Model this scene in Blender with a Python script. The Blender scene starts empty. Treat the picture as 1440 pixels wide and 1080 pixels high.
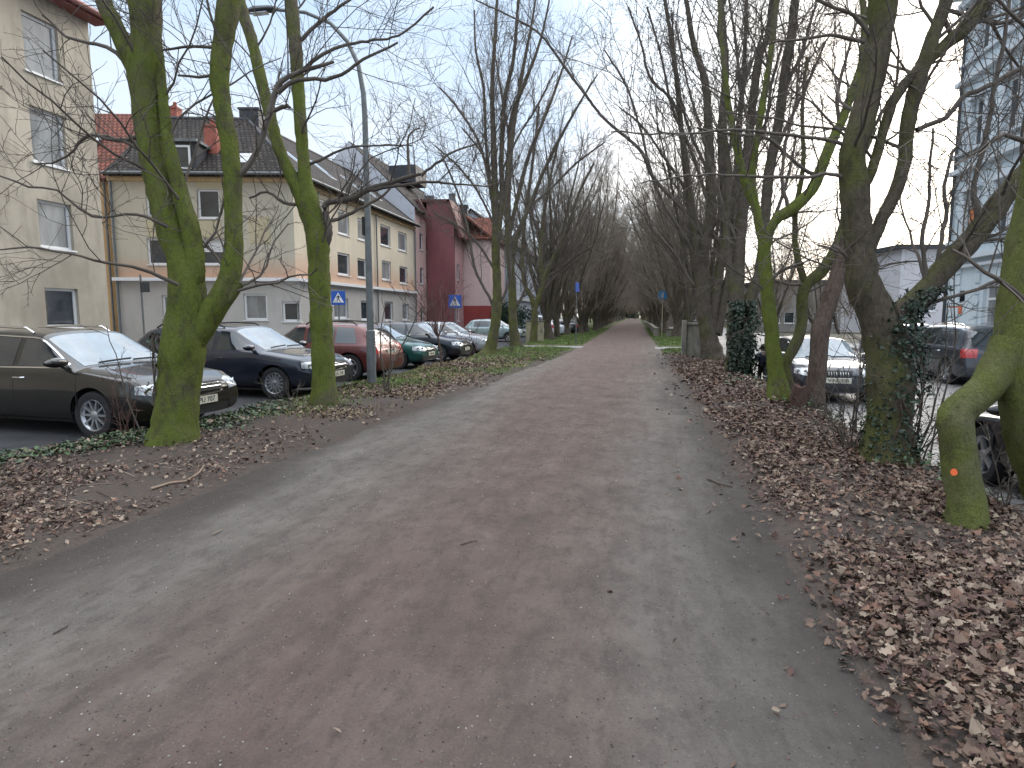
import bpy, bmesh, math, random
import numpy as np
from mathutils import Vector, Matrix
from mathutils.bvhtree import BVHTree
R = math.radians
scene = bpy.context.scene
COL = scene.collection
rs = np.random.RandomState(7)
random.seed(7)

# ------------------------------------------------------------ camera, sky, sun, exposure
FPX, CH = 850.0, 1.6
YAW, PITCH = R(11.5), math.atan(95/850.0)
cam_d = bpy.data.cameras.new('camera'); cam = bpy.data.objects.new('camera', cam_d); COL.objects.link(cam)
cam_d.sensor_width = 36; cam_d.lens = 36*FPX/1440; cam_d.clip_start = .05; cam_d.clip_end = 2000
cam.location = (0, 0, CH); cam.rotation_euler = (R(90)-PITCH, 0, YAW)
scene.camera = cam
CF = Vector((-math.sin(YAW)*math.cos(PITCH), math.cos(YAW)*math.cos(PITCH), -math.sin(PITCH)))
CR = Vector((math.cos(YAW), math.sin(YAW), 0)); CU = CR.cross(CF)
def at(px, py, d):
    return Vector((0, 0, CH)) + d*(CF + CR*((px-720)/FPX) - CU*((py-540)/FPX))
def ray(px, py): return (CF + CR*((px-720)/FPX) - CU*((py-540)/FPX))
def gnd(px, py, z=0.0):
    d = ray(px, py); return Vector((0, 0, CH)) + d*((z-CH)/d.z)

w = bpy.data.worlds.new('World'); scene.world = w; w.use_nodes = True
nt = w.node_tree; nt.nodes.clear(); N = nt.nodes.new; LK = nt.links.new
SUN_AZ, SUN_EL = 28, 16          # degrees right of +Y, elevation
sky = N('ShaderNodeTexSky'); sky.sky_type = 'NISHITA'; sky.sun_disc = False
sky.sun_elevation = R(SUN_EL); sky.sun_rotation = R(SUN_AZ); sky.air_density = 1.0; sky.dust_density = 1.5
tc = N('ShaderNodeTexCoord'); mp = N('ShaderNodeMapping'); mp.inputs['Scale'].default_value = (1.3, 1.3, 4.5)
LK(tc.outputs['Generated'], mp.inputs['Vector'])
nz = N('ShaderNodeTexNoise'); nz.inputs['Scale'].default_value = 1.9; nz.inputs['Detail'].default_value = 7; nz.inputs['Roughness'].default_value = .55
LK(mp.outputs[0], nz.inputs['Vector'])
cr = N('ShaderNodeValToRGB'); cr.color_ramp.elements[0].position = .36; cr.color_ramp.elements[1].position = .66
cr.color_ramp.elements[0].color = (.0,.0,.0,1); cr.color_ramp.elements[1].color = (1,1,1,1)
LK(nz.outputs['Fac'], cr.inputs['Fac'])
# thin cloud sheet: pale blue low down, brighter overhead (as overcast skies are), white glow round the veiled sun
def vmath(op, a_, b_=None):
    x = N('ShaderNodeVectorMath'); x.operation = op; LK(a_, x.inputs[0])
    if b_ is not None: x.inputs[1].default_value = b_
    return x
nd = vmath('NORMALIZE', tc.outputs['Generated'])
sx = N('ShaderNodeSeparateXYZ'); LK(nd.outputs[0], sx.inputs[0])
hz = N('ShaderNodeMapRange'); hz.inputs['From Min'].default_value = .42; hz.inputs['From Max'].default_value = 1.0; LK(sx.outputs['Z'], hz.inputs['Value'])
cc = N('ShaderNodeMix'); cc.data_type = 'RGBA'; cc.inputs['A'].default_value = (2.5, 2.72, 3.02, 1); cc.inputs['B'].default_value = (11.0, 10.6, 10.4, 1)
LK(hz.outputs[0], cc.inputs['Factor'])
SV = (math.sin(R(SUN_AZ))*math.cos(R(SUN_EL)), math.cos(R(SUN_AZ))*math.cos(R(SUN_EL)), math.sin(R(SUN_EL)))
dt = vmath('DOT_PRODUCT', nd.outputs[0], SV)
gl = N('ShaderNodeMapRange'); gl.interpolation_type = 'SMOOTHSTEP'; gl.inputs['From Min'].default_value = .80; gl.inputs['From Max'].default_value = 1.0; LK(dt.outputs['Value'], gl.inputs['Value'])
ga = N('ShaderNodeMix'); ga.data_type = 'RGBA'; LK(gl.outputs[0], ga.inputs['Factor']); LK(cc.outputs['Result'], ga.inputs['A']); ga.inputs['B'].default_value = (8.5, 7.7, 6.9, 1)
wh = N('ShaderNodeMapRange'); wh.inputs['From Min'].default_value = .12; wh.inputs['From Max'].default_value = -.02; wh.inputs['To Max'].default_value = .55; LK(sx.outputs['Z'], wh.inputs['Value'])
gw_ = N('ShaderNodeMix'); gw_.data_type = 'RGBA'; LK(wh.outputs[0], gw_.inputs['Factor']); LK(ga.outputs['Result'], gw_.inputs['A']); gw_.inputs['B'].default_value = (2.6, 2.42, 2.36, 1)
# blue gaps between the clouds
mx = N('ShaderNodeMix'); mx.data_type = 'RGBA'; dim = N('ShaderNodeMix'); dim.data_type = 'RGBA'; dim.blend_type = 'MULTIPLY'; dim.inputs['Factor'].default_value = 1
LK(gw_.outputs['Result'], dim.inputs['A']); dim.inputs['B'].default_value = (.70, .83, .97, 1)
LK(cr.outputs['Color'], mx.inputs['Factor']); LK(dim.outputs['Result'], mx.inputs['A']); LK(gw_.outputs['Result'], mx.inputs['B'])
ad = N('ShaderNodeMix'); ad.data_type = 'RGBA'; ad.inputs['Factor'].default_value = .12; LK(mx.outputs['Result'], ad.inputs['A']); LK(sky.outputs[0], ad.inputs['B']); mx = ad
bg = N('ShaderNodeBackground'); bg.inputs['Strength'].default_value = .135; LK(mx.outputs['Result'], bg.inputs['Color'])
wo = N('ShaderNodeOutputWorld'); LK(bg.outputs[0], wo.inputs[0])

sd = bpy.data.lights.new('sun', 'SUN'); sd.energy = .9; sd.angle = R(35); sd.color = (1, .93, .85)
sun = bpy.data.objects.new('sun', sd); COL.objects.link(sun)
sdir = Vector((math.sin(R(SUN_AZ))*math.cos(R(SUN_EL+14)), math.cos(R(SUN_AZ))*math.cos(R(SUN_EL+14)), math.sin(R(SUN_EL+14))))
sun.rotation_euler = sdir.to_track_quat('Z', 'Y').to_euler(); sun.location = (0, 0, 30)
vs = scene.view_settings; vs.view_transform = 'Standard'; vs.look = 'None'; vs.gamma = 1; vs.use_curve_mapping = False
vs.exposure = 1.5
scene.cycles.max_bounces = 6; scene.cycles.transparent_max_bounces = 8

# ------------------------------------------------------------ helpers
def tag(o, label=None, cat=None, group=None, kind=None):
    if label: o['label'] = label
    if cat: o['category'] = cat
    if group: o['group'] = group
    if kind: o['kind'] = kind
    return o
def empty(name, loc, rz=0, label=None, cat=None, group=None):
    o = bpy.data.objects.new(name, None); COL.objects.link(o); o.location = loc; o.rotation_euler = (0, 0, rz)
    o.empty_display_size = .2
    return tag(o, label, cat, group)
def link_mesh(name, me, parent=None):
    o = bpy.data.objects.new(name, me); COL.objects.link(o); o.parent = parent; return o
def copy_tree(o, parent=None):
    c = o.copy(); COL.objects.link(c); c.parent = parent
    for ch in [x for x in o.children]: copy_tree(ch, c)
    return c

class MB:
    """collects shapes into one mesh"""
    def __init__(s): s.v = []; s.f = []; s.m = []
    def add(s, vs, fs, mat=0):
        b = len(s.v); s.v += [tuple(v) for v in vs]; s.f += [tuple(b+i for i in f) for f in fs]; s.m += [mat]*len(fs); return s
    def box(s, x0, y0, z0, x1, y1, z1, mat=0):
        v = [(x0,y0,z0),(x1,y0,z0),(x1,y1,z0),(x0,y1,z0),(x0,y0,z1),(x1,y0,z1),(x1,y1,z1),(x0,y1,z1)]
        return s.add(v, [(0,3,2,1),(4,5,6,7),(0,1,5,4),(1,2,6,5),(2,3,7,6),(3,0,4,7)], mat)
    def obox(s, o, ax, ay, az, mat=0):
        o, ax, ay, az = map(Vector, (o, ax, ay, az))
        v = [o, o+ax, o+ax+ay, o+ay, o+az, o+ax+az, o+ax+ay+az, o+ay+az]
        return s.add(v, [(0,3,2,1),(4,5,6,7),(0,1,5,4),(1,2,6,5),(2,3,7,6),(3,0,4,7)], mat)
    def tube(s, pts, r, n=8, mat=0, cap=True):
        pts = [Vector(p) for p in pts]; rr = r if isinstance(r, (list, tuple)) else [r]*len(pts)
        b = []; k = len(pts)
        d = (pts[-1]-pts[0]).normalized(); ref = Vector((0,0,1)) if abs(d.z) < .8 else Vector((1,0,0))
        for i, p in enumerate(pts):
            t = (pts[min(i+1, k-1)]-pts[max(i-1, 0)]).normalized(); u = t.cross(ref).normalized(); w_ = t.cross(u)
            b += [p + rr[i]*(u*math.cos(2*math.pi*j/n)+w_*math.sin(2*math.pi*j/n)) for j in range(n)]
        f = [(i*n+j, i*n+(j+1)%n, (i+1)*n+(j+1)%n, (i+1)*n+j) for i in range(k-1) for j in range(n)]
        if cap: f += [tuple(range(n))[::-1], tuple((k-1)*n+j for j in range(n))]
        return s.add(b, f, mat)
    def lathe(s, prof, o, axis='y', n=32, mat=0):
        """prof: (r, h) rows revolved about an axis through o"""
        b = []; k = len(prof)
        for r_, h in prof:
            for j in range(n):
                a = 2*math.pi*j/n; c, d = r_*math.cos(a), r_*math.sin(a)
                b.append((o[0]+c, o[1]+h, o[2]+d) if axis == 'y' else ((o[0]+c, o[1]+d, o[2]+h) if axis == 'z' else (o[0]+h, o[1]+c, o[2]+d)))
        f = [(i*n+j, i*n+(j+1)%n, (i+1)*n+(j+1)%n, (i+1)*n+j) for i in range(k-1) for j in range(n)]
        return s.add(b, f, mat)
    def prism(s, poly, ax, off, mat=0):
        """poly: 3-D points, extruded by vector off"""
        n = len(poly); p = [Vector(q) for q in poly]; off = Vector(off)
        return s.add(p+[q+off for q in p], [tuple(range(n))[::-1], tuple(range(n, 2*n))]+[(i, (i+1)%n, n+(i+1)%n, n+i) for i in range(n)], mat)
    def mesh(s, name, mats, smooth=False, angle=None):
        me = bpy.data.meshes.new(name); me.from_pydata(s.v, [], s.f)
        for m in (mats if isinstance(mats, (list, tuple)) else [mats]): me.materials.append(m)
        me.polygons.foreach_set('material_index', s.m)
        bm = bmesh.new(); bm.from_mesh(me); bmesh.ops.recalc_face_normals(bm, faces=bm.faces); bm.to_mesh(me); bm.free()
        if smooth:
            me.polygons.foreach_set('use_smooth', [True]*len(me.polygons))
            me.set_sharp_from_angle(angle=R(angle or 35))
        me.update(); return me
    def build(s, name, mats, parent=None, smooth=False, angle=None, bevel=0):
        o = link_mesh(name, s.mesh(name, mats, smooth, angle), parent)
        if bevel:
            b = o.modifiers.new('bevel', 'BEVEL'); b.width = bevel; b.segments = 2; b.limit_method = 'ANGLE'
        return o

def np_mesh(name, V, F, mats, smooth=False, mi=None):
    V = np.asarray(V, np.float32); F = np.asarray(F, np.int32); k = F.shape[1]
    me = bpy.data.meshes.new(name); me.vertices.add(len(V)); me.vertices.foreach_set('co', V.ravel())
    me.loops.add(F.size); me.loops.foreach_set('vertex_index', F.ravel())
    me.polygons.add(len(F)); me.polygons.foreach_set('loop_start', np.arange(0, F.size, k, dtype=np.int32))
    for m in (mats if isinstance(mats, (list, tuple)) else [mats]): me.materials.append(m)
    if mi is not None: me.polygons.foreach_set('material_index', np.asarray(mi, np.int32))
    if smooth: me.polygons.foreach_set('use_smooth', np.ones(len(F), bool))
    me.update(calc_edges=True); return me

# ------------------------------------------------------------ materials
def mat(name, col=(.5,.5,.5), rough=.7, metal=0, noise=0, nscale=8, col2=None, bump=0, bscale=None, spec=.5, coat=0, coords='Object', stretch=None, detail=5, emit=None, coat_rough=.03):
    m = bpy.data.materials.new(name); m.use_nodes = True; t = m.node_tree; b = t.nodes['Principled BSDF']
    b.inputs['Base Color'].default_value = (*col, 1); b.inputs['Roughness'].default_value = rough; b.inputs['Metallic'].default_value = metal
    b.inputs['Specular IOR Level'].default_value = spec
    if coat: b.inputs['Coat Weight'].default_value = coat; b.inputs['Coat Roughness'].default_value = coat_rough
    tcn = t.nodes.new('ShaderNodeTexCoord'); src = tcn.outputs[coords]
    if stretch:
        q = t.nodes.new('ShaderNodeMapping'); q.inputs['Scale'].default_value = stretch; t.links.new(src, q.inputs[0]); src = q.outputs[0]
    if noise or col2:
        n = t.nodes.new('ShaderNodeTexNoise'); n.inputs['Scale'].default_value = nscale; n.inputs['Detail'].default_value = detail; n.inputs['Roughness'].default_value = .62
        t.links.new(src, n.inputs['Vector'])
        r = t.nodes.new('ShaderNodeValToRGB'); r.color_ramp.elements[0].position = .32; r.color_ramp.elements[1].position = .68
        c2 = col2 or tuple(c*(1+noise) for c in col); c1 = col if col2 else tuple(c*(1-noise) for c in col)
        r.color_ramp.elements[0].color = (*c1, 1); r.color_ramp.elements[1].color = (*c2, 1)
        t.links.new(n.outputs['Fac'], r.inputs['Fac']); t.links.new(r.outputs['Color'], b.inputs['Base Color'])
    if bump:
        n2 = t.nodes.new('ShaderNodeTexNoise'); n2.inputs['Scale'].default_value = bscale or nscale*3; n2.inputs['Detail'].default_value = 6
        t.links.new(src, n2.inputs['Vector'])
        bp = t.nodes.new('ShaderNodeBump'); bp.inputs['Strength'].default_value = bump; bp.inputs['Distance'].default_value = .02
        t.links.new(n2.outputs['Fac'], bp.inputs['Height']); t.links.new(bp.outputs[0], b.inputs['Normal'])
    return m
class G:
    """small node-graph writer"""
    def __init__(s, m): s.t = m.node_tree; s.b = s.t.nodes['Principled BSDF']
    def n(s, ty, **kw):
        x = s.t.nodes.new(ty)
        for k, v in kw.items(): setattr(x, k, v)
        return x
    def l(s, a, b): s.t.links.new(a, b)
    def pos(s): return s.n('ShaderNodeNewGeometry').outputs['Position']
    def noise(s, vec, scale, detail=5, rough=.6, stretch=None):
        if stretch:
            q = s.n('ShaderNodeMapping'); q.inputs['Scale'].default_value = stretch; s.l(vec, q.inputs[0]); vec = q.outputs[0]
        x = s.n('ShaderNodeTexNoise'); x.inputs['Scale'].default_value = scale; x.inputs['Detail'].default_value = detail; x.inputs['Roughness'].default_value = rough
        s.l(vec, x.inputs['Vector']); return x.outputs['Fac']
    def ramp(s, fac, stops):
        x = s.n('ShaderNodeValToRGB'); e = x.color_ramp.elements
        while len(e) < len(stops): e.new(.5)
        for i, (p, c) in enumerate(stops):
            e[i].position = p; e[i].color = (*c, 1) if isinstance(c, tuple) else (c, c, c, 1)
        s.l(fac, x.inputs['Fac']); return x.outputs['Color']
    def mix(s, f, a, b, mode='MIX'):
        x = s.n('ShaderNodeMix', data_type='RGBA', blend_type=mode)
        for v, i in ((f, 'Factor'), (a, 'A'), (b, 'B')):
            if hasattr(v, 'links'): s.l(v, x.inputs[i])
            else: x.inputs[i].default_value = v if not isinstance(v, tuple) else (*v, 1)
        return x.outputs['Result']
    def math(s, op, a, b=0, c=0):
        x = s.n('ShaderNodeMath', operation=op)
        for i, v in enumerate((a, b, c)):
            if hasattr(v, 'links'): s.l(v, x.inputs[i])
            else: x.inputs[i].default_value = v
        return x.outputs[0]
    def bump(s, h, strength, dist):
        x = s.n('ShaderNodeBump'); x.inputs['Strength'].default_value = strength; x.inputs['Distance'].default_value = dist
        s.l(h, x.inputs['Height']); s.l(x.outputs[0], s.b.inputs['Normal'])

def soil_material():
    m = mat('soil'); g = G(m); p = g.pos()
    a = g.noise(p, 1.1, 6); b = g.noise(p, 14, 6, .7); c = g.noise(p, 60, 4, .7)
    base = g.ramp(a, [(.3, (.042,.034,.031)), (.5, (.066,.054,.048)), (.7, (.056,.050,.044))])
    base = g.mix(g.ramp(b, [(.45, 0.), (.62, .6)]), base, (.088,.068,.056))
    base = g.mix(g.ramp(c, [(.5, 0.), (.75, .7)]), base, (.125,.105,.09))
    # far ground turns to worn grass
    far = g.n('ShaderNodeSeparateXYZ'); g.l(p, far.inputs[0])
    f = g.n('ShaderNodeMapRange'); f.inputs['From Min'].default_value = 26; f.inputs['From Max'].default_value = 31; g.l(far.outputs['Y'], f.inputs['Value'])
    gr = g.ramp(g.noise(p, 2.2, 6), [(.35, (.085,.08,.045)), (.6, (.095,.11,.045))])
    base = g.mix(f.outputs[0], base, gr)
    g.l(base, g.b.inputs['Base Color']); g.b.inputs['Roughness'].default_value = .95; g.b.inputs['Specular IOR Level'].default_value = .2
    g.bump(g.math('ADD', b, g.math('MULTIPLY', c, .4)), .7, .03); return m

def path_material():
    m = mat('path_gravel'); g = G(m); p = g.pos()
    sp = g.n('ShaderNodeSeparateXYZ'); g.l(p, sp.inputs[0])
    wob = g.noise(p, .7, 5, .6, stretch=(1, .35, 1))
    x = g.math('ADD', sp.outputs['X'], g.math('MULTIPLY', g.math('SUBTRACT', wob, .5), 1.9))
    # red crushed-brick band in the middle, grey worn sides
    cen = g.math('ABSOLUTE', g.math('SUBTRACT', x, -1.15))
    yw = g.n('ShaderNodeMapRange'); yw.inputs['From Min'].default_value = 4; yw.inputs['From Max'].default_value = 45; yw.inputs['To Min'].default_value = 1.15; yw.inputs['To Max'].default_value = 2.6
    g.l(sp.outputs['Y'], yw.inputs['Value'])
    band = g.n('ShaderNodeMapRange', interpolation_type='SMOOTHSTEP'); g.l(g.math('SUBTRACT', cen, yw.outputs[0]), band.inputs['Value'])
    band.inputs['From Min'].default_value = -1.0; band.inputs['From Max'].default_value = .65; band.inputs['To Min'].default_value = 1; band.inputs['To Max'].default_value = 0
    n1 = g.noise(p, 1.6, 7, .65); n2 = g.noise(p, 9, 6, .7, stretch=(1, .6, 1)); n3 = g.noise(p, 70, 4, .75); n4 = g.noise(p, 240, 2, .6)
    grey = g.ramp(n1, [(.3, (.150,.138,.124)), (.5, (.188,.172,.155)), (.7, (.230,.211,.190))])
    red = g.ramp(n1, [(.3, (.132,.097,.084)), (.5, (.172,.126,.110)), (.72, (.205,.156,.137))])
    base = g.mix(band.outputs[0], grey, red)
    n6 = g.noise(p, 4.2, 7, .72, stretch=(1, .5, 1))
    base = g.mix(g.ramp(n6, [(.40, .30), (.52, 0.)]), base, (.075,.064,.058))
    base = g.mix(g.ramp(n6, [(.58, 0.), (.72, .4)]), base, (.27,.25,.23))
    base = g.mix(g.ramp(n2, [(.36, .42), (.5, 0.)]), base, (.075,.064,.057))
    base = g.mix(g.ramp(n3, [(.3, .45), (.46, 0.)]), base, (.07,.06,.054))
    base = g.mix(g.ramp(n3, [(.58, 0.), (.74, .5)]), base, (.30,.275,.25))
    # streaks along the walking direction
    n5 = g.noise(p, 2.4, 5, .6, stretch=(2.2, .18, 1))
    base = g.mix(g.ramp(n5, [(.38, .25), (.52, 0.)]), base, (.09,.072,.065))
    spk = g.ramp(n4, [(.70, 0.), (.76, .75)])
    base = g.mix(spk, base, (.42,.40,.37))
    # soil creeping in at both edges
    el = g.math('SUBTRACT', -3.35, x); er = g.math('SUBTRACT', x, .62)
    e = g.math('ADD', g.math('MAXIMUM', el, er), g.math('MULTIPLY', g.math('SUBTRACT', n2, .5), .9))
    em = g.n('ShaderNodeMapRange', interpolation_type='SMOOTHSTEP'); g.l(e, em.inputs['Value']); em.inputs['From Min'].default_value = -.35; em.inputs['From Max'].default_value = .45
    nearf = g.n('ShaderNodeMapRange'); g.l(sp.outputs['Y'], nearf.inputs['Value']); nearf.inputs['From Min'].default_value = 12; nearf.inputs['From Max'].default_value = 30; nearf.inputs['To Min'].default_value = .85; nearf.inputs['To Max'].default_value = .2
    base = g.mix(g.math('MULTIPLY', em.outputs[0], nearf.outputs[0]), base, (.068,.058,.052))
    g.l(base, g.b.inputs['Base Color']); g.b.inputs['Roughness'].default_value = .93; g.b.inputs['Specular IOR Level'].default_value = .25
    g.bump(g.math('ADD', g.math('MULTIPLY', n2, 1.2), g.math('ADD', g.math('MULTIPLY', n3, .5), g.math('MULTIPLY', n4, .2))), 1.0, .045); return m

def bark_material(name, moss, bark, mossy=.5, zfade=None):
    m = mat(name); g = G(m); p = g.pos()
    n1 = g.noise(p, 2.2, 6, .6); n2 = g.noise(p, 26, 6, .7, stretch=(1, 1, .35)); n3 = g.noise(p, 90, 4, .7)
    b = g.ramp(n2, [(.3, tuple(c*.6 for c in bark)), (.7, tuple(c*1.35 for c in bark))])
    mo = g.ramp(n3, [(.3, tuple(c*.55 for c in moss)), (.7, tuple(c*1.35 for c in moss))])
    sn = g.n('ShaderNodeSeparateXYZ'); g.l(g.n('ShaderNodeNewGeometry').outputs['Normal'], sn.inputs[0])
    f = g.math('ADD', g.math('MULTIPLY', g.math('SUBTRACT', n1, .5), 2.6), mossy)
    f = g.math('SUBTRACT', f, g.math('MULTIPLY', sn.outputs['X'], .18))   # algae and moss prefer one side of the stem
    if zfade:
        sp = g.n('ShaderNodeSeparateXYZ'); g.l(p, sp.inputs[0])
        z = g.n('ShaderNodeMapRange'); g.l(sp.outputs['Z'], z.inputs['Value']); z.inputs['From Min'].default_value = zfade[0]; z.inputs['From Max'].default_value = zfade[1]
        z.inputs['To Min'].default_value = .25; z.inputs['To Max'].default_value = -.8
        f = g.math('ADD', f, z.outputs[0])
    f = g.ramp(f, [(.1, 0.), (.75, 1.)])
    base = g.mix(f, b, mo)
    n4 = g.noise(p, 5.5, 6, .7, stretch=(1, 1, .55)); n5 = g.noise(p, 11, 4, .6, stretch=(.6, .6, 3.2))
    base = g.mix(g.ramp(n4, [(.34, .65), (.5, 0.)]), base, tuple(c*.5 for c in bark))
    base = g.mix(g.ramp(n4, [(.56, 0.), (.72, .55)]), base, tuple(a_*.5+b_*.9 for a_, b_ in zip(moss, bark)))
    base = g.mix(g.ramp(n5, [(.30, .5), (.38, 0.)]), base, tuple(c*.35 for c in bark))
    base = g.mix(g.ramp(n2, [(.30, .6), (.42, 0.)]), base, tuple(c*.4 for c in bark))
    g.l(base, g.b.inputs['Base Color']); g.b.inputs['Roughness'].default_value = .92; g.b.inputs['Specular IOR Level'].default_value = .2
    g.bump(g.math('ADD', g.math('ADD', n2, g.math('MULTIPLY', n4, 1.4)), g.math('MULTIPLY', n3, .35)), 1.0, .045); return m

def plaster(name, col, dirt=.18, col_low=None, zlow=None):
    m = mat(name); g = G(m); p = g.pos()
    n1 = g.noise(p, .35, 6, .6); n2 = g.noise(p, 3, 6, .6, stretch=(1, 1, .25)); n3 = g.noise(p, 40, 3)
    base = g.ramp(n1, [(.3, tuple(c*(1-dirt) for c in col)), (.7, tuple(min(.85, c*(1+dirt*.5)) for c in col))])
    if col_low:
        sp = g.n('ShaderNodeSeparateXYZ'); g.l(p, sp.inputs[0])
        z = g.n('ShaderNodeMapRange'); g.l(g.math('ADD', sp.outputs['Z'], g.math('MULTIPLY', n1, .5)), z.inputs['Value']); z.inputs['From Min'].default_value = zlow[0]; z.inputs['From Max'].default_value = zlow[1]
        base = g.mix(z.outputs[0], tuple(col_low), base)
    base = g.mix(g.ramp(n2, [(.3, dirt*1.6), (.52, 0.)]), base, tuple(c*.55 for c in col))
    g.l(base, g.b.inputs['Base Color']); g.b.inputs['Roughness'].default_value = .9; g.b.inputs['Specular IOR Level'].default_value = .2
    g.bump(n3, .25, .01); return m

def tile_material(name, c1, c2, scale=3.3):
    m = mat(name); g = G(m)
    tcn = g.n('ShaderNodeTexCoord'); v = tcn.outputs['UV']
    br = g.n('ShaderNodeTexBrick'); br.inputs['Scale'].default_value = 1; br.inputs['Brick Width'].default_value = .24; br.inputs['Row Height'].default_value = .33
    br.inputs['Mortar Size'].default_value = .05; br.inputs['Mortar Smooth'].default_value = .4; br.offset = 0.5
    br.inputs['Color1'].default_value = (*c1, 1); br.inputs['Color2'].default_value = (*c2, 1); br.inputs['Mortar'].default_value = (*tuple(c*.3 for c in c1), 1)
    g.l(v, br.inputs['Vector'])
    n = g.noise(g.pos(), .8, 6); base = g.mix(g.ramp(n, [(.35, .45), (.6, 0.)]), br.outputs['Color'], tuple(c*.45 for c in c1))
    n2 = g.noise(g.pos(), 7, 5, .7); base = g.mix(g.ramp(n2, [(.55, 0.), (.72, .3)]), base, (.12,.13,.07))
    g.l(base, g.b.inputs['Base Color']); g.b.inputs['Roughness'].default_value = .85; g.b.inputs['Specular IOR Level'].default_value = .25
    g.bump(g.math('SUBTRACT', 1.0, br.outputs['Fac']), .8, .05); return m

def cobble_material():
    m = mat('cobbles'); g = G(m); p = g.pos()
    vo = g.n('ShaderNodeTexVoronoi'); vo.feature = 'DISTANCE_TO_EDGE'; vo.inputs['Scale'].default_value = 6.5; g.l(p, vo.inputs['Vector'])
    v2 = g.n('ShaderNodeTexVoronoi'); v2.inputs['Scale'].default_value = 6.5; g.l(p, v2.inputs['Vector'])
    joint = g.ramp(vo.outputs['Distance'], [(.02, 0.), (.09, 1.)])
    st = g.mix(g.noise(v2.outputs['Color'], 1.5, 2), (.17,.17,.175), (.34,.33,.32))
    n1 = g.noise(p, .5, 5)
    st = g.mix(g.ramp(n1, [(.35, .5), (.6, 0.)]), st, (.08,.078,.075))
    g.l(g.mix(joint, (.05,.047,.04), st), g.b.inputs['Base Color']); g.b.inputs['Roughness'].default_value = .62
    g.bump(joint, .8, .03); return m

M = {}
M['soil'] = soil_material(); M['path'] = path_material(); M['cobble'] = cobble_material()
M['asphalt'] = mat('asphalt', (.035,.036,.04), .85, noise=.35, nscale=2.5, bump=.5, bscale=120, coords='Object')
M['light_paving'] = mat('light_paving', (.26,.255,.25), .85, noise=.25, nscale=2, bump=.3, bscale=60)
M['kerb'] = mat('kerb_stone', (.22,.215,.21), .85, noise=.3, nscale=4, bump=.3)
M['moss_bark'] = bark_material('moss_bark', (.135,.165,.032), (.125,.108,.078), .6, zfade=(4.5, 10))
M['moss_bark_dull'] = bark_material('moss_bark_dull', (.115,.122,.040), (.118,.100,.078), .40, zfade=(4, 11))
M['bark'] = bark_material('bark', (.095,.100,.038), (.110,.092,.074), .12)
M['bark_brown'] = bark_material('bark_brown', (.09,.09,.04), (.13,.098,.08), -.1)
M['twig'] = mat('twig_bark', (.095,.080,.066), .9, noise=.3, nscale=3)
M['twig_far'] = mat('far_twig_bark_haze_tint', (.20,.168,.132), .9, noise=.3, nscale=1)  # distance haze put into the colour, paler than the near twigs
M['twig_red'] = mat('reddish_twig_bark', (.085,.042,.035), .8, noise=.3, nscale=3)
M['glass'] = mat('window_glass', (.035,.042,.05), .04, spec=.9, noise=.5, nscale=.6)
M['glass_curtain'] = mat('window_glass_with_net_curtain', (.20,.21,.215), .08, spec=.9, noise=.35, nscale=2.5, stretch=(1, 1, .2))
M['white_frame'] = mat('white_window_frame', (.70,.71,.72), .5, noise=.05)
M['metal_grey'] = mat('galvanised_metal', (.15,.165,.17), .55, metal=.35, noise=.2, nscale=5)
M['dark_metal'] = mat('dark_metal', (.05,.055,.06), .5, metal=.3)
M['brick_red'] = mat('red_chimney_brick', (.32,.10,.07), .85, noise=.3, nscale=6, bump=.3)
M['slate'] = mat('dark_slate', (.032,.034,.042), .6, noise=.3, nscale=3, bump=.3)
M['tile_dark'] = tile_material('dark_roof_tiles', (.028,.024,.023), (.085,.068,.060))
M['tile_red'] = tile_material('red_roof_tiles', (.28,.095,.065), (.22,.08,.06))
M['concrete'] = mat('weathered_concrete', (.15,.145,.12), .9, noise=.35, nscale=3, bump=.4)
M['stone'] = mat('pale_wall_stone', (.25,.23,.20), .9, noise=.4, nscale=2.5, bump=.5)
M['sign_blue'] = mat('sign_blue', (.015,.09,.42), .4)
M['sign_white'] = mat('sign_white', (.75,.76,.78), .4)
M['black'] = mat('matt_black', (.012,.012,.013), .6)
M['tyre'] = mat('tyre_rubber', (.016,.016,.017), .8, bump=.2, bscale=40)
M['alloy'] = mat('wheel_alloy', (.50,.51,.53), .3, metal=.8)
M['chrome'] = mat('chrome', (.72,.73,.75), .12, metal=1)
M['lamp_clear'] = mat('headlight_glass', (.55,.58,.60), .08, spec=.9, coat=1, noise=.55, nscale=14)
M['lamp_red'] = mat('tail_light_red', (.42,.012,.012), .12, coat=1)
M['lamp_orange'] = mat('indicator_orange', (.6,.16,.02), .15, coat=1)
M['car_glass'] = mat('dark_car_glass', (.02,.026,.03), .03, spec=1.0, coat=.6)
M['windscreen'] = mat('windscreen_painted_sky_reflection', (.17,.21,.235), .10, spec=1.0, coat=1, noise=.25, nscale=2.5)  # sky reflection painted in as a pale blue-grey base colour
M['plate'] = mat('number_plate', (.62,.60,.50), .45)
M['ink'] = mat('plate_lettering', (.012,.012,.014), .5)

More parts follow.
